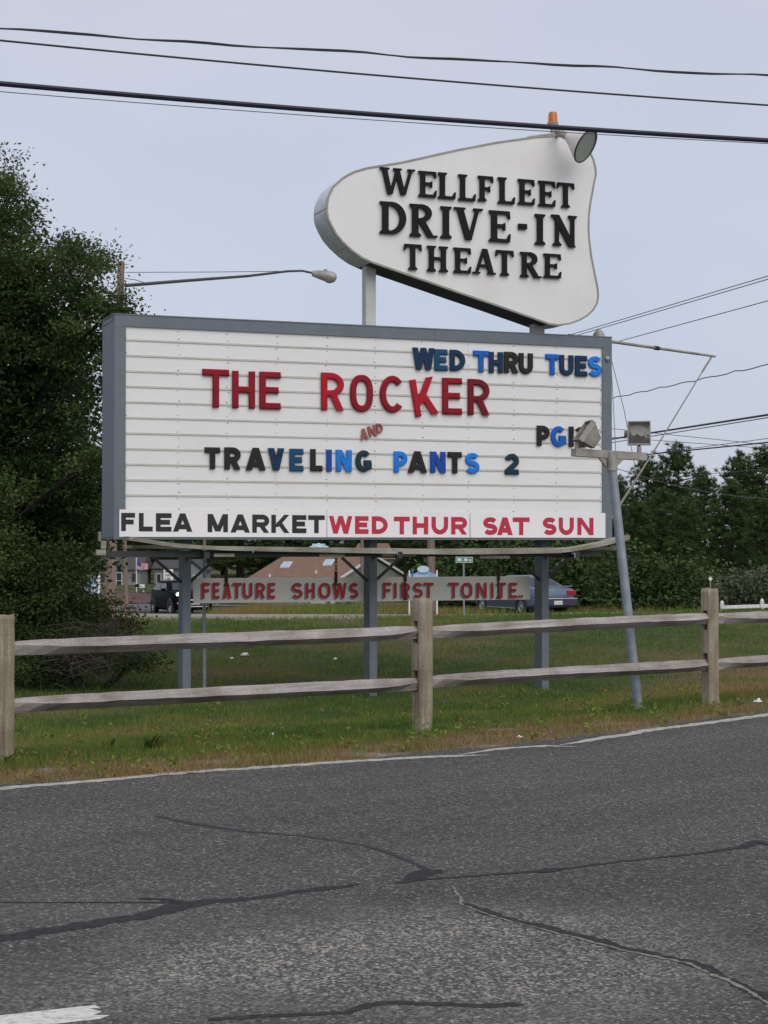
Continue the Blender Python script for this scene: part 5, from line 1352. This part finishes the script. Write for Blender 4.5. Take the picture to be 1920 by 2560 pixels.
# blue shop sign with an oval
Y = 58; b = P(1046, 1530, Y); t = thing('shop_sign', 'pale blue shop sign topped by an oval, behind the middle post', 'shop sign', (b.x, Y, gz(b.x, Y)))
mb = MB(); face_box(mb, 1024, 1092, 1434, 1475, Y, .06)
pts = [P(1036 + 46 * k / 12, 1434 - 9 * math.sin(math.pi * k / 12), Y + .03) for k in range(13)]; mb.prism(pts, (0, -.06, 0)); mb.build('panel', M['blue_sign'], t)
mb = MB(); mb.prism([P(1058 + 15 * math.cos(2 * math.pi * k / 24), 1423 + 8.5 * math.sin(2 * math.pi * k / 24), Y - .035) for k in range(24)], (0, -.04, 0)); mb.build('oval', M['pale_blue'], t)
for x in (1023.5, 1092.5):
    mb = MB(); face_box(mb, x - 1.7, x + 1.7, 1426, 1536, Y, .08); mb.build('post', M['white'], t)
mb = MB()
for k in range(7): face_box(mb, 1035 + k * 5.5, 1037.6 + k * 5.5, 1438, 1442, Y - .036, .01)
mb.build('lettering', M['white'], t)
mb = MB(); face_box(mb, 1029, 1034, 1424, 1430, Y - .05, .04); face_box(mb, 1030, 1032.5, 1430, 1442, Y - .05, .04); mb.build('ornament', M['blue_dark'], t)
# blue sign at the left among the shrubs
Y = 40; b = P(228, 1500, Y); t = thing('roadside_sign', 'blue and white sign with a white post half hidden by the shrubs', 'sign', (b.x, Y, gz(b.x, Y)))
mb = MB(); face_box(mb, 200, 243, 1450, 1484, Y, .04); mb.build('panel', M['blue_sign'], t)
mb = MB(); face_box(mb, 205, 243, 1463, 1466, Y - .024, .008); face_box(mb, 210, 238, 1474, 1478, Y - .024, .008); face_box(mb, 200, 243, 1449, 1450.6, Y - .024, .01); mb.build('stripe', M['white'], t)
for x in (247, 198):
    mb = MB(); q = P(x, 1441, Y); zb = gz(q.x, Y); mb.box((q.x, Y, (q.z + zb) / 2 - .05), (.055, .055, q.z - zb)); mb._lathe(q - Vector((0, 0, .03)), (0, 0, 1), [(0, .03), (.02, .035), (.05, .02), (.07, .0)], 10, 0); mb.build('post', M['white'], t)
# lane sign behind the black car
Y = 79; b = P(421, 1500, Y); t = thing('lane_sign', 'white sign with three lines of lettering behind the black car', 'sign', (b.x, Y, gz(b.x, Y)))
mb = MB(); face_box(mb, 409, 433, 1423, 1453, Y, .03); mb.build('plate', M['white'], t)
mb = MB(); face_box(mb, 420, 422, 1453, 1545, Y + .02, .05); mb.build('post', M['galv'], t)
WPL = Plane((P(409, 1440, Y - .016).x, Y - .016, 0), 0.0); mb = MB()
for r_, (word, ww) in enumerate((('FORM', 3.6), ('SINGLE', 3.1), ('LANE', 3.8))):
    for k, ch in enumerate(word):
        x = 412.5 + k * (ww); px_letter(mb, WPL, ch, x, x + ww - 1.0, 1427 + r_ * 8.6, 1432.5 + r_ * 8.6, .2, 0, .003)
mb.build('lettering', M['print_black'], t)
# flag
Y = 100; b = P(341, 1495, Y); t = thing('flagpole', 'white flagpole flying a small striped flag before the cottage', 'flagpole', (b.x, Y, gz(b.x, Y)))
mb = MB(); mb.tube([(b.x, Y, gz(b.x, Y) - .2), P(341, 1398, Y)], .03, 8); mb._lathe(P(341, 1398, Y), (0, 0, 1), [(0, .0), (.01, .05), (.06, .05), (.08, 0)], 8, 0); mb.build('pole', M['white'], t, True)
M['flag_red'] = mat('flag_red', (0.5, 0.03, 0.05), .8); M['flag_white'] = mat('flag_white', (0.72, 0.7, 0.72), .8); M['flag_blue'] = mat('flag_blue', (0.05, 0.07, 0.3), .8)
mb = MB(); nx, ny = 20, 13
def fp(i, j):
    u, v = i / nx, j / ny
    return P(342 + 28 * u, 1402 + 9 * u + 4 * math.sin(u * 5) * .6 + v * (20 - 4 * u), Y - .04 - .12 * math.sin(u * 9 + v))
vs = [fp(i, j) for j in range(ny + 1) for i in range(nx + 1)]
for j in range(ny):
    for i in range(nx):
        mi = 2 if (i < 8 and j < 7) else (0 if j % 2 == 0 else 1)
        mb.add([vs[j * (nx + 1) + i], vs[(j + 1) * (nx + 1) + i], vs[(j + 1) * (nx + 1) + i + 1], vs[j * (nx + 1) + i + 1]], [(0, 1, 2, 3)], mi)
mb.build('flag', [M['flag_red'], M['flag_white'], M['flag_blue']], t)
# small white mailbox post by the flagpole
b = P(358, 1490, 98); mb = MB(); mb.box((b.x, 98, b.z + .1), (.09, .09, 1.0)); mb.box((b.x - .05, 97.95, b.z + .55), (.26, .3, .2)); tag(mb.build('mailbox', M['white']), 'small white mailbox near the flagpole', 'mailbox')
# diamond marker on a stick
Y = 42; b = P(1775, 1525, Y); t = thing('marker_post', 'small white diamond marker on a thin stick behind the right post', 'marker', (b.x, Y, gz(b.x, Y)))
mb = MB(); mb.tube([(b.x, Y, gz(b.x, Y) - .1), P(1776, 1452, Y)], .014, 6); mb.build('stick', M['plank'], t)
mb = MB(); mb.prism([P(1776 + a, 1447 + c, Y) for a, c in ((-5.5, 0), (0, 6), (5.5, 0), (0, -6))], (0, -.02, 0)); mb.build('plate', M['white'], t)
# white picket fence at the right
t = None
fx = [(1805, 1502, 60), (1855, 1501, 74), (1905, 1497, 60), (2005, 1494, 60), (2105, 1490, 60)]
b = P(1905, 1540, 60); t = thing('white_fence', 'white wooden fence with pointed post tops behind the right rails', 'fence', (b.x, 60, gz(b.x, 60)))
for x, y, Y in fx:
    q = P(x, y, Y); zb = gz(q.x, Y) - .2; w = .115 if Y == 60 else .1
    mb = MB(); mb.box((q.x, Y, (q.z - .14 + zb) / 2), (w, w, q.z - .14 - zb)); mb.box((q.x, Y, q.z - .13), (w * 1.25, w * 1.25, .03))
    mb._lathe(q - Vector((0, 0, .115)), (0, 0, 1), [(0, .03), (.02, .06), (.06, .062), (.1, .035), (.13, .0)], 10, 0); mb.build('post', M['white'], t, True)
for dz in (0, -.45):
    mb = MB(); mb.bar(P(1805, 1518.5, 60) + Vector((0, 0, dz)), P(2105, 1508, 60) + Vector((0, 0, dz)), .05, .12); mb.build('rail', M['white'], t)

# tan-roofed shop
M['shingle'] = mat('shingle', (0.18, 0.105, 0.07), .9, var=.18, scale=3, stretch=(1, 1, 6))
M['shop_wall'] = mat('shop_wall', (0.2, 0.235, 0.2), .8, var=.08)
M['glass'] = mat('window_glass', (0.03, 0.035, 0.045), .1, var=.3)
M['sky_glass'] = mat('skylight_glass', (0.32, 0.43, 0.6), .15, var=.1)
Y = 118; e0, e1 = P(622, 1446, Y), P(844, 1443, Y - 1)
r0, r1 = P(716, 1388, Y + 5.5), P(932, 1386, Y + 4.5)
zb = gz((e0.x + e1.x) / 2, Y) - .8
shop = thing('shop_building', 'low green shop with a tan shingle roof and two skylights', 'building', ((e0.x + e1.x) / 2, Y, zb))
ap = e1 + (r1 - e1); ge = e1 + 2 * Vector((r1.x - e1.x, r1.y - e1.y, 0))
mb = MB(); th = Vector((0, 0, -.12)); ov = (e1 - e0).normalized() * .15
b0, b1_ = e0 + 2 * Vector((r0.x - e0.x, r0.y - e0.y, 0)), ge
for q in ((e0 - ov, e1 + ov, r1 + ov, r0 - ov), (b1_ + ov, b0 - ov, r0 - ov, r1 + ov)):
    mb.add(list(q) + [p + th for p in q], [(0, 1, 2, 3), (7, 6, 5, 4), (0, 4, 5, 1), (1, 5, 6, 2), (2, 6, 7, 3), (3, 7, 4, 0)])
roof = mb.build('roof', M['shingle'], shop)
dn_ = Vector((0, 0, -.1))
fl = [Vector((p.x, p.y, zb)) for p in (e0, e1, b1_, b0)]; tp = [p + dn_ for p in (e0, e1, b1_, b0)]
mb = MB(); ins = (r1 - r0).normalized() * .05
mb.add(fl + tp, [(0, 1, 5, 4), (1, 2, 6, 5), (2, 3, 7, 6), (3, 0, 4, 7)]); mb.add([tp[1], tp[2], r1 + dn_], [(0, 1, 2)]); mb.add([tp[0], tp[3], r0 + dn_], [(0, 1, 2)])
mb.build('wall', M['shop_wall'], shop)
for p, q in ((e1, r1), (r1, b1_), (e0, e1)):
    mb = MB(); o = ov * 1.15 + Vector((0, 0, -.09)) if p is not e0 else Vector((0, -.06, -.09)); mb.bar(p + o, q + o, .06, .16); mb.build('trim', M['white'], shop)
def on_roof(a, b): return e0 + (e1 - e0) * a + (r0 - e0) * b
rn = (e1 - e0).cross(r0 - e0).normalized()
for a, b, in ((.2, .53), (.66, .6)):
    c = on_roof(a, b); U_ = (e1 - e0).normalized(); V_ = (r0 - e0) - U_ * (r0 - e0).dot(U_); V_.normalize()
    mb = MB(); mb.hexa([c + U_ * x * .3 + V_ * y * .65 + rn * z for z in (.0, .12) for x, y in ((-1, -1), (1, -1), (1, 1), (-1, 1))]); s_ = mb.build('skylight', M['white'], shop)
    mb = MB(); mb.hexa([c + U_ * x * .26 + V_ * y * .58 + rn * z for z in (.121, .13) for x, y in ((-1, -1), (1, -1), (1, 1), (-1, 1))]); mb.build('pane', M['sky_glass'], s_)
for a, b in ((.22, .04), (.69, .17)):
    c = on_roof(a, b); mb = MB(); mb.tube([c, c + Vector((0, 0, .22))], .06, 8); mb.build('vent_pipe', M['white'], shop)
wd = (e1 - e0).normalized(); wn_ = Vector((wd.y, -wd.x, 0))
for a, w, hh, z0, mt in ((.62, 1.0, 1.2, .35, 'glass'), (.72, 2.0, .8, .35, 'white'), (.88, .5, 1.3, .3, 'glass'), (.94, .35, 1.3, .3, 'white'), (.3, 1.2, .8, .6, 'glass')):
    c = e0.lerp(e1, a); c = Vector((c.x, c.y, zb + .8 + z0 + hh / 2 - .3)) + wn_ * .03
    mb = MB(); mb.box(c, (w, .08, hh), wd); mb.build('window' if mt == 'glass' else 'door', M[mt], shop)
c = P(960, 1392, 121); mb = MB(); c2_ = P(950, 1420, 121)
# white cupola behind the ridge and a second roof
cp_ = P(797, 1384, Y + 6.5)
mb = MB(); mb.box(cp_, (.9, .9, 1.4)); mb._lathe(cp_ + Vector((0, 0, .45)), (0, 0, 1), [(0, .7), (.05, .68), (.18, .3), (.3, .02)], 4, 0); mb.build('cupola', M['pale_blue'], shop)
Yb = 126; q0, q1 = P(905, 1372, Yb), P(975, 1362, Yb)
an = thing('annexe_building', 'green annexe with an open flag right of the tan roofed shop', 'building', ((q0.x + q1.x) / 2, Yb, zb))
mb = MB(); xa, xb = P(880, 1400, Yb).x, P(986, 1400, Yb).x; zt_ = P(960, 1398, Yb).z; zr = P(940, 1358, Yb).z; xm = (xa + xb) / 2
mb.hexa([Vector((xa, Yb, zb)), Vector((xb, Yb, zb)), Vector((xb, Yb + 6, zb)), Vector((xa, Yb + 6, zb)), Vector((xa, Yb, zt_)), Vector((xb, Yb, zt_)), Vector((xb, Yb + 6, zt_)), Vector((xa, Yb + 6, zt_))]); mb.build('wall', M['shop_wall'], an)
mb = MB(); mb.hexa([Vector((xa - .2, Yb - .25, zt_ + .005)), Vector((xb + .1, Yb - .25, zt_ + .005)), Vector((xb + .1, Yb + 6.2, zt_ + .005)), Vector((xa - .2, Yb + 6.2, zt_ + .005)), Vector((xa + .4, Yb + 2.6, zr)), Vector((xb - .4, Yb + 2.6, zr)), Vector((xb - .4, Yb + 3.2, zr)), Vector((xa + .4, Yb + 3.2, zr))]); mb.build('roof', M['shingle'], an)
mb = MB(); face_box(mb, 944, 954, 1408, 1414, Yb - .1, .05, 0); face_box(mb, 944, 955, 1414, 1422, Yb - .1, .05, 1); face_box(mb, 944, 954, 1424, 1440, Yb - .1, .05, 2); face_box(mb, 944, 954, 1440, 1443, Yb - .1, .05, 0); mb.build('banner', [M['white'], M['flag_blue'], M['flag_red']], an)

# grey cottages at the left
M['cottage'] = mat('cottage_shingle', (0.21, 0.22, 0.225), .85, var=.12, scale=3, stretch=(1, 1, 5))
M['cottage_roof'] = mat('cottage_roof', (0.055, 0.055, 0.055), .9, var=.2)
M['shutter'] = mat('shutter', (0.06, 0.025, 0.03), .6)
def cottage(label, x0, x1, yb, ye, yr, Y, gable_front, wins, dep=6):
    a, b = P(x0, ye, Y), P(x1, ye, Y); zt_ = a.z; zb = P(x0, yb, Y).z - .8; zr = P(x0, yr, Y).z
    t = thing('cottage', label, 'cottage', ((a.x + b.x) / 2, Y, zb), 'grey cottages beyond the far road')
    mb = MB(); mb.hexa([Vector((x, y, z)) for z in (zb, zt_) for x, y in ((a.x, Y), (b.x, Y), (b.x, Y + dep), (a.x, Y + dep))])
    xm = (a.x + b.x) / 2
    if gable_front: mb.prism([Vector((a.x, Y, zt_)), Vector((b.x, Y, zt_)), Vector((xm, Y, zr - .1))], (0, dep, 0))
    mb.build('wall', M['cottage'], t)
    mb = MB()
    if gable_front:
        for s_, xe in ((-1, a.x), (1, b.x)):
            mb.prism([Vector((xe + s_ * .15, Y - .15, zt_ - .05)), Vector((xm, Y - .15, zr)), Vector((xm, Y - .15, zr + .15)), Vector((xe + s_ * .15, Y - .15, zt_ + .1))], (0, dep + .3, 0))
    else:
        mb.prism([Vector((a.x - .2, Y - .25, zt_)), Vector((a.x - .2, Y + dep + .25, zt_)), Vector((a.x - .2, Y + dep / 2, zr))], (b.x - a.x + .4, 0, 0))
    mb.build('roof', M['cottage_roof'], t)
    for (wx0, wx1, wy0, wy1, kind) in wins:
        mb = MB(); face_box(mb, wx0, wx1, wy0, wy1, Y - .03, .06); w = mb.build('window' if kind != 'shutter' else 'shutter', M['white' if kind != 'shutter' else 'shutter'], t)
        if kind != 'shutter':
            mid_ = (wy0 + wy1) / 2
            for p0, p1 in ((wy0 + 1.5, mid_ - .7), (mid_ + .7, wy1 - 1.5)):
                mb = MB(); face_box(mb, wx0 + 1.3, wx1 - 1.3, p0, p1, Y - .063, .02); mb.build('pane', M['glass'], w)
    return t
cottage('grey shingled cottage behind the flagpole', 205, 350, 1478, 1424, 1385, 130, False, [(290, 305, 1431, 1472, 'w'), (251, 262, 1433, 1455, 'shutter'), (330, 340, 1434, 1453, 'shutter')])
cottage('grey gabled cottage behind the left marquee leg', 455, 506, 1500, 1428, 1404, 128, True, [(482, 494, 1437, 1462, 'w'), (440 + 18, 462, 1436, 1450, 'shutter')])
cottage('long low grey cottage wing behind the lane sign', 385, 452, 1500, 1421, 1400, 134, False, [(391, 403, 1434, 1478, 'w')], 5)
# red-brown mulch bed along the far road
M['mulch'] = mat('mulch', (0.075, 0.035, 0.026), .95, var=.4, scale=4)
grid_mesh('flower_bed', np.arange(-17.5, -11.4, .4), np.arange(85, 96.1, .5), lambda x, y: ground_z(x, y) + .12 + .02 * (y - 85) + .05 * np.sin(x * 2.3), M['mulch'], 'structure')

# ------------------------------------------------------------------ cars
M['car_black'] = mat('car_black', (0.005, 0.005, 0.007), .5, var=.1, spec=.04)
M['car_blue'] = mat('car_blue', (0.13, 0.17, 0.24), .28, metal=.35, var=.05)
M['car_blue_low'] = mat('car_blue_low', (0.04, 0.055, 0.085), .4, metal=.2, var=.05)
M['car_glass'] = mat('car_glass', (0.02, 0.024, 0.028), .1, var=.1, spec=.5)
M['tyre'] = mat('tyre', (0.014, 0.014, 0.014), .85); M['rim_metal'] = mat('rim_metal', (0.4, 0.4, 0.4), .35, metal=.7)
M['headlight_on'] = mat('headlight_on', (0.9, 0.85, 0.75), .2, emit=((1, .88, .72), 3.0))
M['indicator'] = mat('indicator', (0.8, 0.22, 0.05), .3, emit=((1, .3, .05), .7))
M['tail'] = mat('tail_lamp', (0.36, 0.012, 0.022), .2); M['chrome'] = mat('chrome', (0.6, 0.6, 0.6), .2, metal=.9)
M['plate'] = mat('plate', (0.6, 0.58, 0.58), .5); M['black_plastic'] = mat('black_plastic', (0.02, 0.02, 0.022), .6)
def loft(mb, secs, mi=0):
    n = len(secs[0]); vs = [q for s_ in secs for q in s_]; fs = [tuple(range(n - 1, -1, -1)), tuple((len(secs) - 1) * n + k for k in range(n))]
    for i in range(len(secs) - 1):
        for k in range(n): fs.append((i * n + k, i * n + (k + 1) % n, (i + 1) * n + (k + 1) % n, (i + 1) * n + k))
    mb.add(vs, fs, mi)
def car(name, label, cat, loc, fwd, body_st, cab, paint, low, wheels, extras):
    """body_st: (x, z low, z top, half width); cab: base rear x, roof rear x, roof front x, base front x, z belt, z roof, half width belt, half width roof"""
    t = thing(name, label, cat, (0, 0, 0))
    mb = MB(); secs = []
    for x, zl, zt, hw in body_st:
        zm = zl + (zt - zl) * .55
        half = [(hw * .86, zl), (hw * .98, zl + .1), (hw, zm), (hw * .985, zt - .12), (hw * .93, zt - .03), (hw * .8, zt)]
        secs.append([Vector((x, y, z)) for y, z in half] + [Vector((x, -y, z)) for y, z in reversed(half)])
    loft(mb, secs); body = mb.build('body', paint, t, True)
    xa, xb, xc, xd, zb, zr, hb, hr = cab
    secs = []
    for (x0, x1, z, hw) in ((xa, xd, zb - .03, hb), (xa + (xb - xa) * .12, xd + (xc - xd) * .12, zb + (zr - zb) * .12, hb * .99), (xb - .06, xc + .08, zr - .1, hr * 1.03), (xb, xc, zr - .035, hr), (xb + .15, xc - .15, zr, hr * .82)):
        secs.append([Vector((x0, hw * .82, z)), Vector((x0 + .12, hw, z)), Vector((x1 - .15, hw, z)), Vector((x1, hw * .82, z)), Vector((x1, -hw * .82, z)), Vector((x1 - .15, -hw, z)), Vector((x0 + .12, -hw, z)), Vector((x0, -hw * .82, z))])
    mb = MB(); loft(mb, secs); mb.build('cabin', paint, t, True)
    zc0, zc1 = zb + .04, zr - .11
    def lerp_side(f, s_): # point on the side at height fraction f
        hw = hb + (hr * 1.03 - hb) * f; return hw * s_ + .012 * s_
    L_ = lambda a, b, f: a + (b - a) * f
    for s_ in (-1, 1):
        for x0b, x0t, x1b, x1t in ((L_(xa, xb, .1) + .2, xb + .12, (xa + xd) / 2 - .04, (xb + xc) / 2 - .04), ((xa + xd) / 2 + .04, (xb + xc) / 2 + .04, L_(xd, xc, .1) - .25, xc - .08)):
            q = [Vector((x0b, lerp_side(.08, s_), zc0)), Vector((x1b, lerp_side(.08, s_), zc0)), Vector((x1t, lerp_side(.95, s_), zc1)), Vector((x0t, lerp_side(.95, s_), zc1))]
            mb = MB(); mb.prism(q, (0, s_ * .006, 0)); mb.build('side_window', M['car_glass'], t)
    for nm, xl, xh, sg in (('rear_window', xa, xb, -1), ('windscreen', xd, xc, 1)):
        q = [Vector((L_(xl, xh, .14) + sg * .012, y * hb * .76, zb + (zr - zb) * .14)) for y in (-1, 1)] + [Vector((L_(xl, xh, .93) + sg * .012 + sg * .05, y * hr * .8, zr - .09)) for y in (1, -1)]
        mb = MB(); mb.prism(q, (sg * .012, 0, .006)); mb.build(nm, M['car_glass'], t)
    for wx, r in wheels:
        for s_ in (-1, 1):
            hw = max(h for x, a, b, h in body_st) - .1
            mb = MB(); mb._lathe(Vector((wx, s_ * (hw - .1), r)), (0, s_, 0), [(0, r * .6), (0, r * .96), (.03, r), (.17, r), (.2, r * .95), (.2, r * .66)], 24, 0); w = mb.build('wheel', M['tyre'], t, True)
            mb = MB(); mb._lathe(Vector((wx, s_ * (hw - .1), r)), (0, s_, 0), [(.1, r * .66), (.185, r * .66), (.19, r * .6), (.16, r * .5), (.18, r * .2), (.185, .01)], 16, 0); mb.build('rim', M['rim_metal'], w, True)
            mb = MB(); mb._lathe(Vector((wx, s_ * (hw + .09), r + .02)), (0, s_, 0), [(0, r * 1.22), (.014, r * 1.2), (.015, r * .9), (0, r * .9)], 24, 0); mb.build('wheel_arch', M['black_plastic'], t, True)
    for nm, mt, c, sz in extras:
        mb = MB(); mb.box(c, sz)
        o = mb.build(nm, mt, t)
        bv = o.modifiers.new('soft edges', 'BEVEL'); bv.width = .02; bv.segments = 2
    t.location = loc; t.rotation_euler = (0, 0, math.atan2(fwd[1], fwd[0]))
    return t
p = P(452, 1540, 73)
hb_ = [(-1.82, .35, .85, .6), (-1.72, .25, .98, .78), (-1.3, .2, 1.0, .84), (0, .18, 1.0, .845), (.8, .18, 1.0, .845), (1.3, .2, .96, .83), (1.65, .24, .88, .77), (1.8, .32, .72, .62)]
bc = car('small_hatchback', 'small black hatchback with its headlights on at the road edge', 'car', (p.x, 73, gz(p.x, 73) + .02), (.4, -.916), hb_, (-1.68, -1.3, .2, .92, .95, 1.38, .79, .62), M['car_black'], M['car_black'], [(-1.23, .31), (1.22, .31)],
    [('number_plate', M['plate'], (1.83, 0, .42), (.03, .5, .12)), ('bumper', M['black_plastic'], (1.78, 0, .38), (.14, 1.3, .16)), ('grille', M['chrome'], (1.8, 0, .62), (.06, .7, .05)), ('side_mirror', M['car_black'], (.62, -.93, 1.02), (.12, .2, .13)), ('side_mirror', M['car_black'], (.62, .93, 1.02), (.12, .2, .13)), ('number_plate', M['plate'], (-1.82, 0, .6), (.03, .5, .12)),
     ('indicator', M['indicator'], (1.72, -.62, .5), (.08, .12, .07)), ('indicator', M['indicator'], (1.72, .62, .5), (.08, .12, .07)), ('bumper_trim', M['chrome'], (1.86, 0, .36), (.02, 1.1, .03))])
for s_ in (-1, 1):
    mb = MB(); mb._lathe(Vector((1.5, s_ * .58, .78)), Vector((1, s_ * .12, .25)), [(0, .12), (.16, .12), (.2, .09), (.215, .02)], 16, 0)
    for i_, v_ in enumerate(mb.v): pass
    loc_ = ORG[bc]; o = mb.build('headlight', M['headlight_on'], bc, True)
p = P(1305, 1541, 65)
sd_ = [(-2.35, .38, .82, .7), (-2.28, .3, .98, .8), (-1.9, .26, 1.03, .86), (-1.2, .2, 1.02, .88), (0, .19, .98, .885), (1.0, .19, .95, .88), (1.7, .22, .9, .86), (2.15, .28, .8, .78), (2.35, .36, .62, .66)]
sc_ = car('sedan', 'blue four door sedan seen from behind, parked by the far road', 'car', (p.x, 65, gz(p.x, 65) + .04), (-.46, .888), sd_, (-1.75, -1.0, .35, 1.15, .98, 1.42, .8, .62), M['car_blue'], M['car_blue_low'], [(-1.33, .32), (1.42, .32)],
    [('rear_bumper', M['car_blue_low'], (-2.36, 0, .48), (.16, 1.66, .24)), ('bumper_trim', M['chrome'], (-2.43, 0, .62), (.05, 1.64, .035)), ('number_plate', M['plate'], (-2.45, .0, .47), (.03, .36, .15)), ('tail_lamp', M['tail'], (-2.32, .62, .82), (.1, .4, .17)), ('tail_lamp', M['tail'], (-2.32, -.62, .82), (.1, .4, .17)),
     ('boot_spoiler', M['car_blue'], (-2.2, 0, 1.05), (.2, 1.45, .04)), ('side_skirt', M['car_blue_low'], (.04, .87, .42), (2.0, .06, .42)), ('side_skirt', M['car_blue_low'], (.04, -.87, .42), (2.0, .06, .42)), ('side_trim', M['chrome'], (.04, .905, .25), (2.0, .02, .03)), ('side_mirror', M['car_blue'], (.75, .95, 1.0), (.12, .2, .13)), ('side_mirror', M['car_blue'], (.75, -.95, 1.0), (.12, .2, .13)), ('front_bumper', M['car_blue_low'], (2.36, 0, .48), (.16, 1.5, .24))])
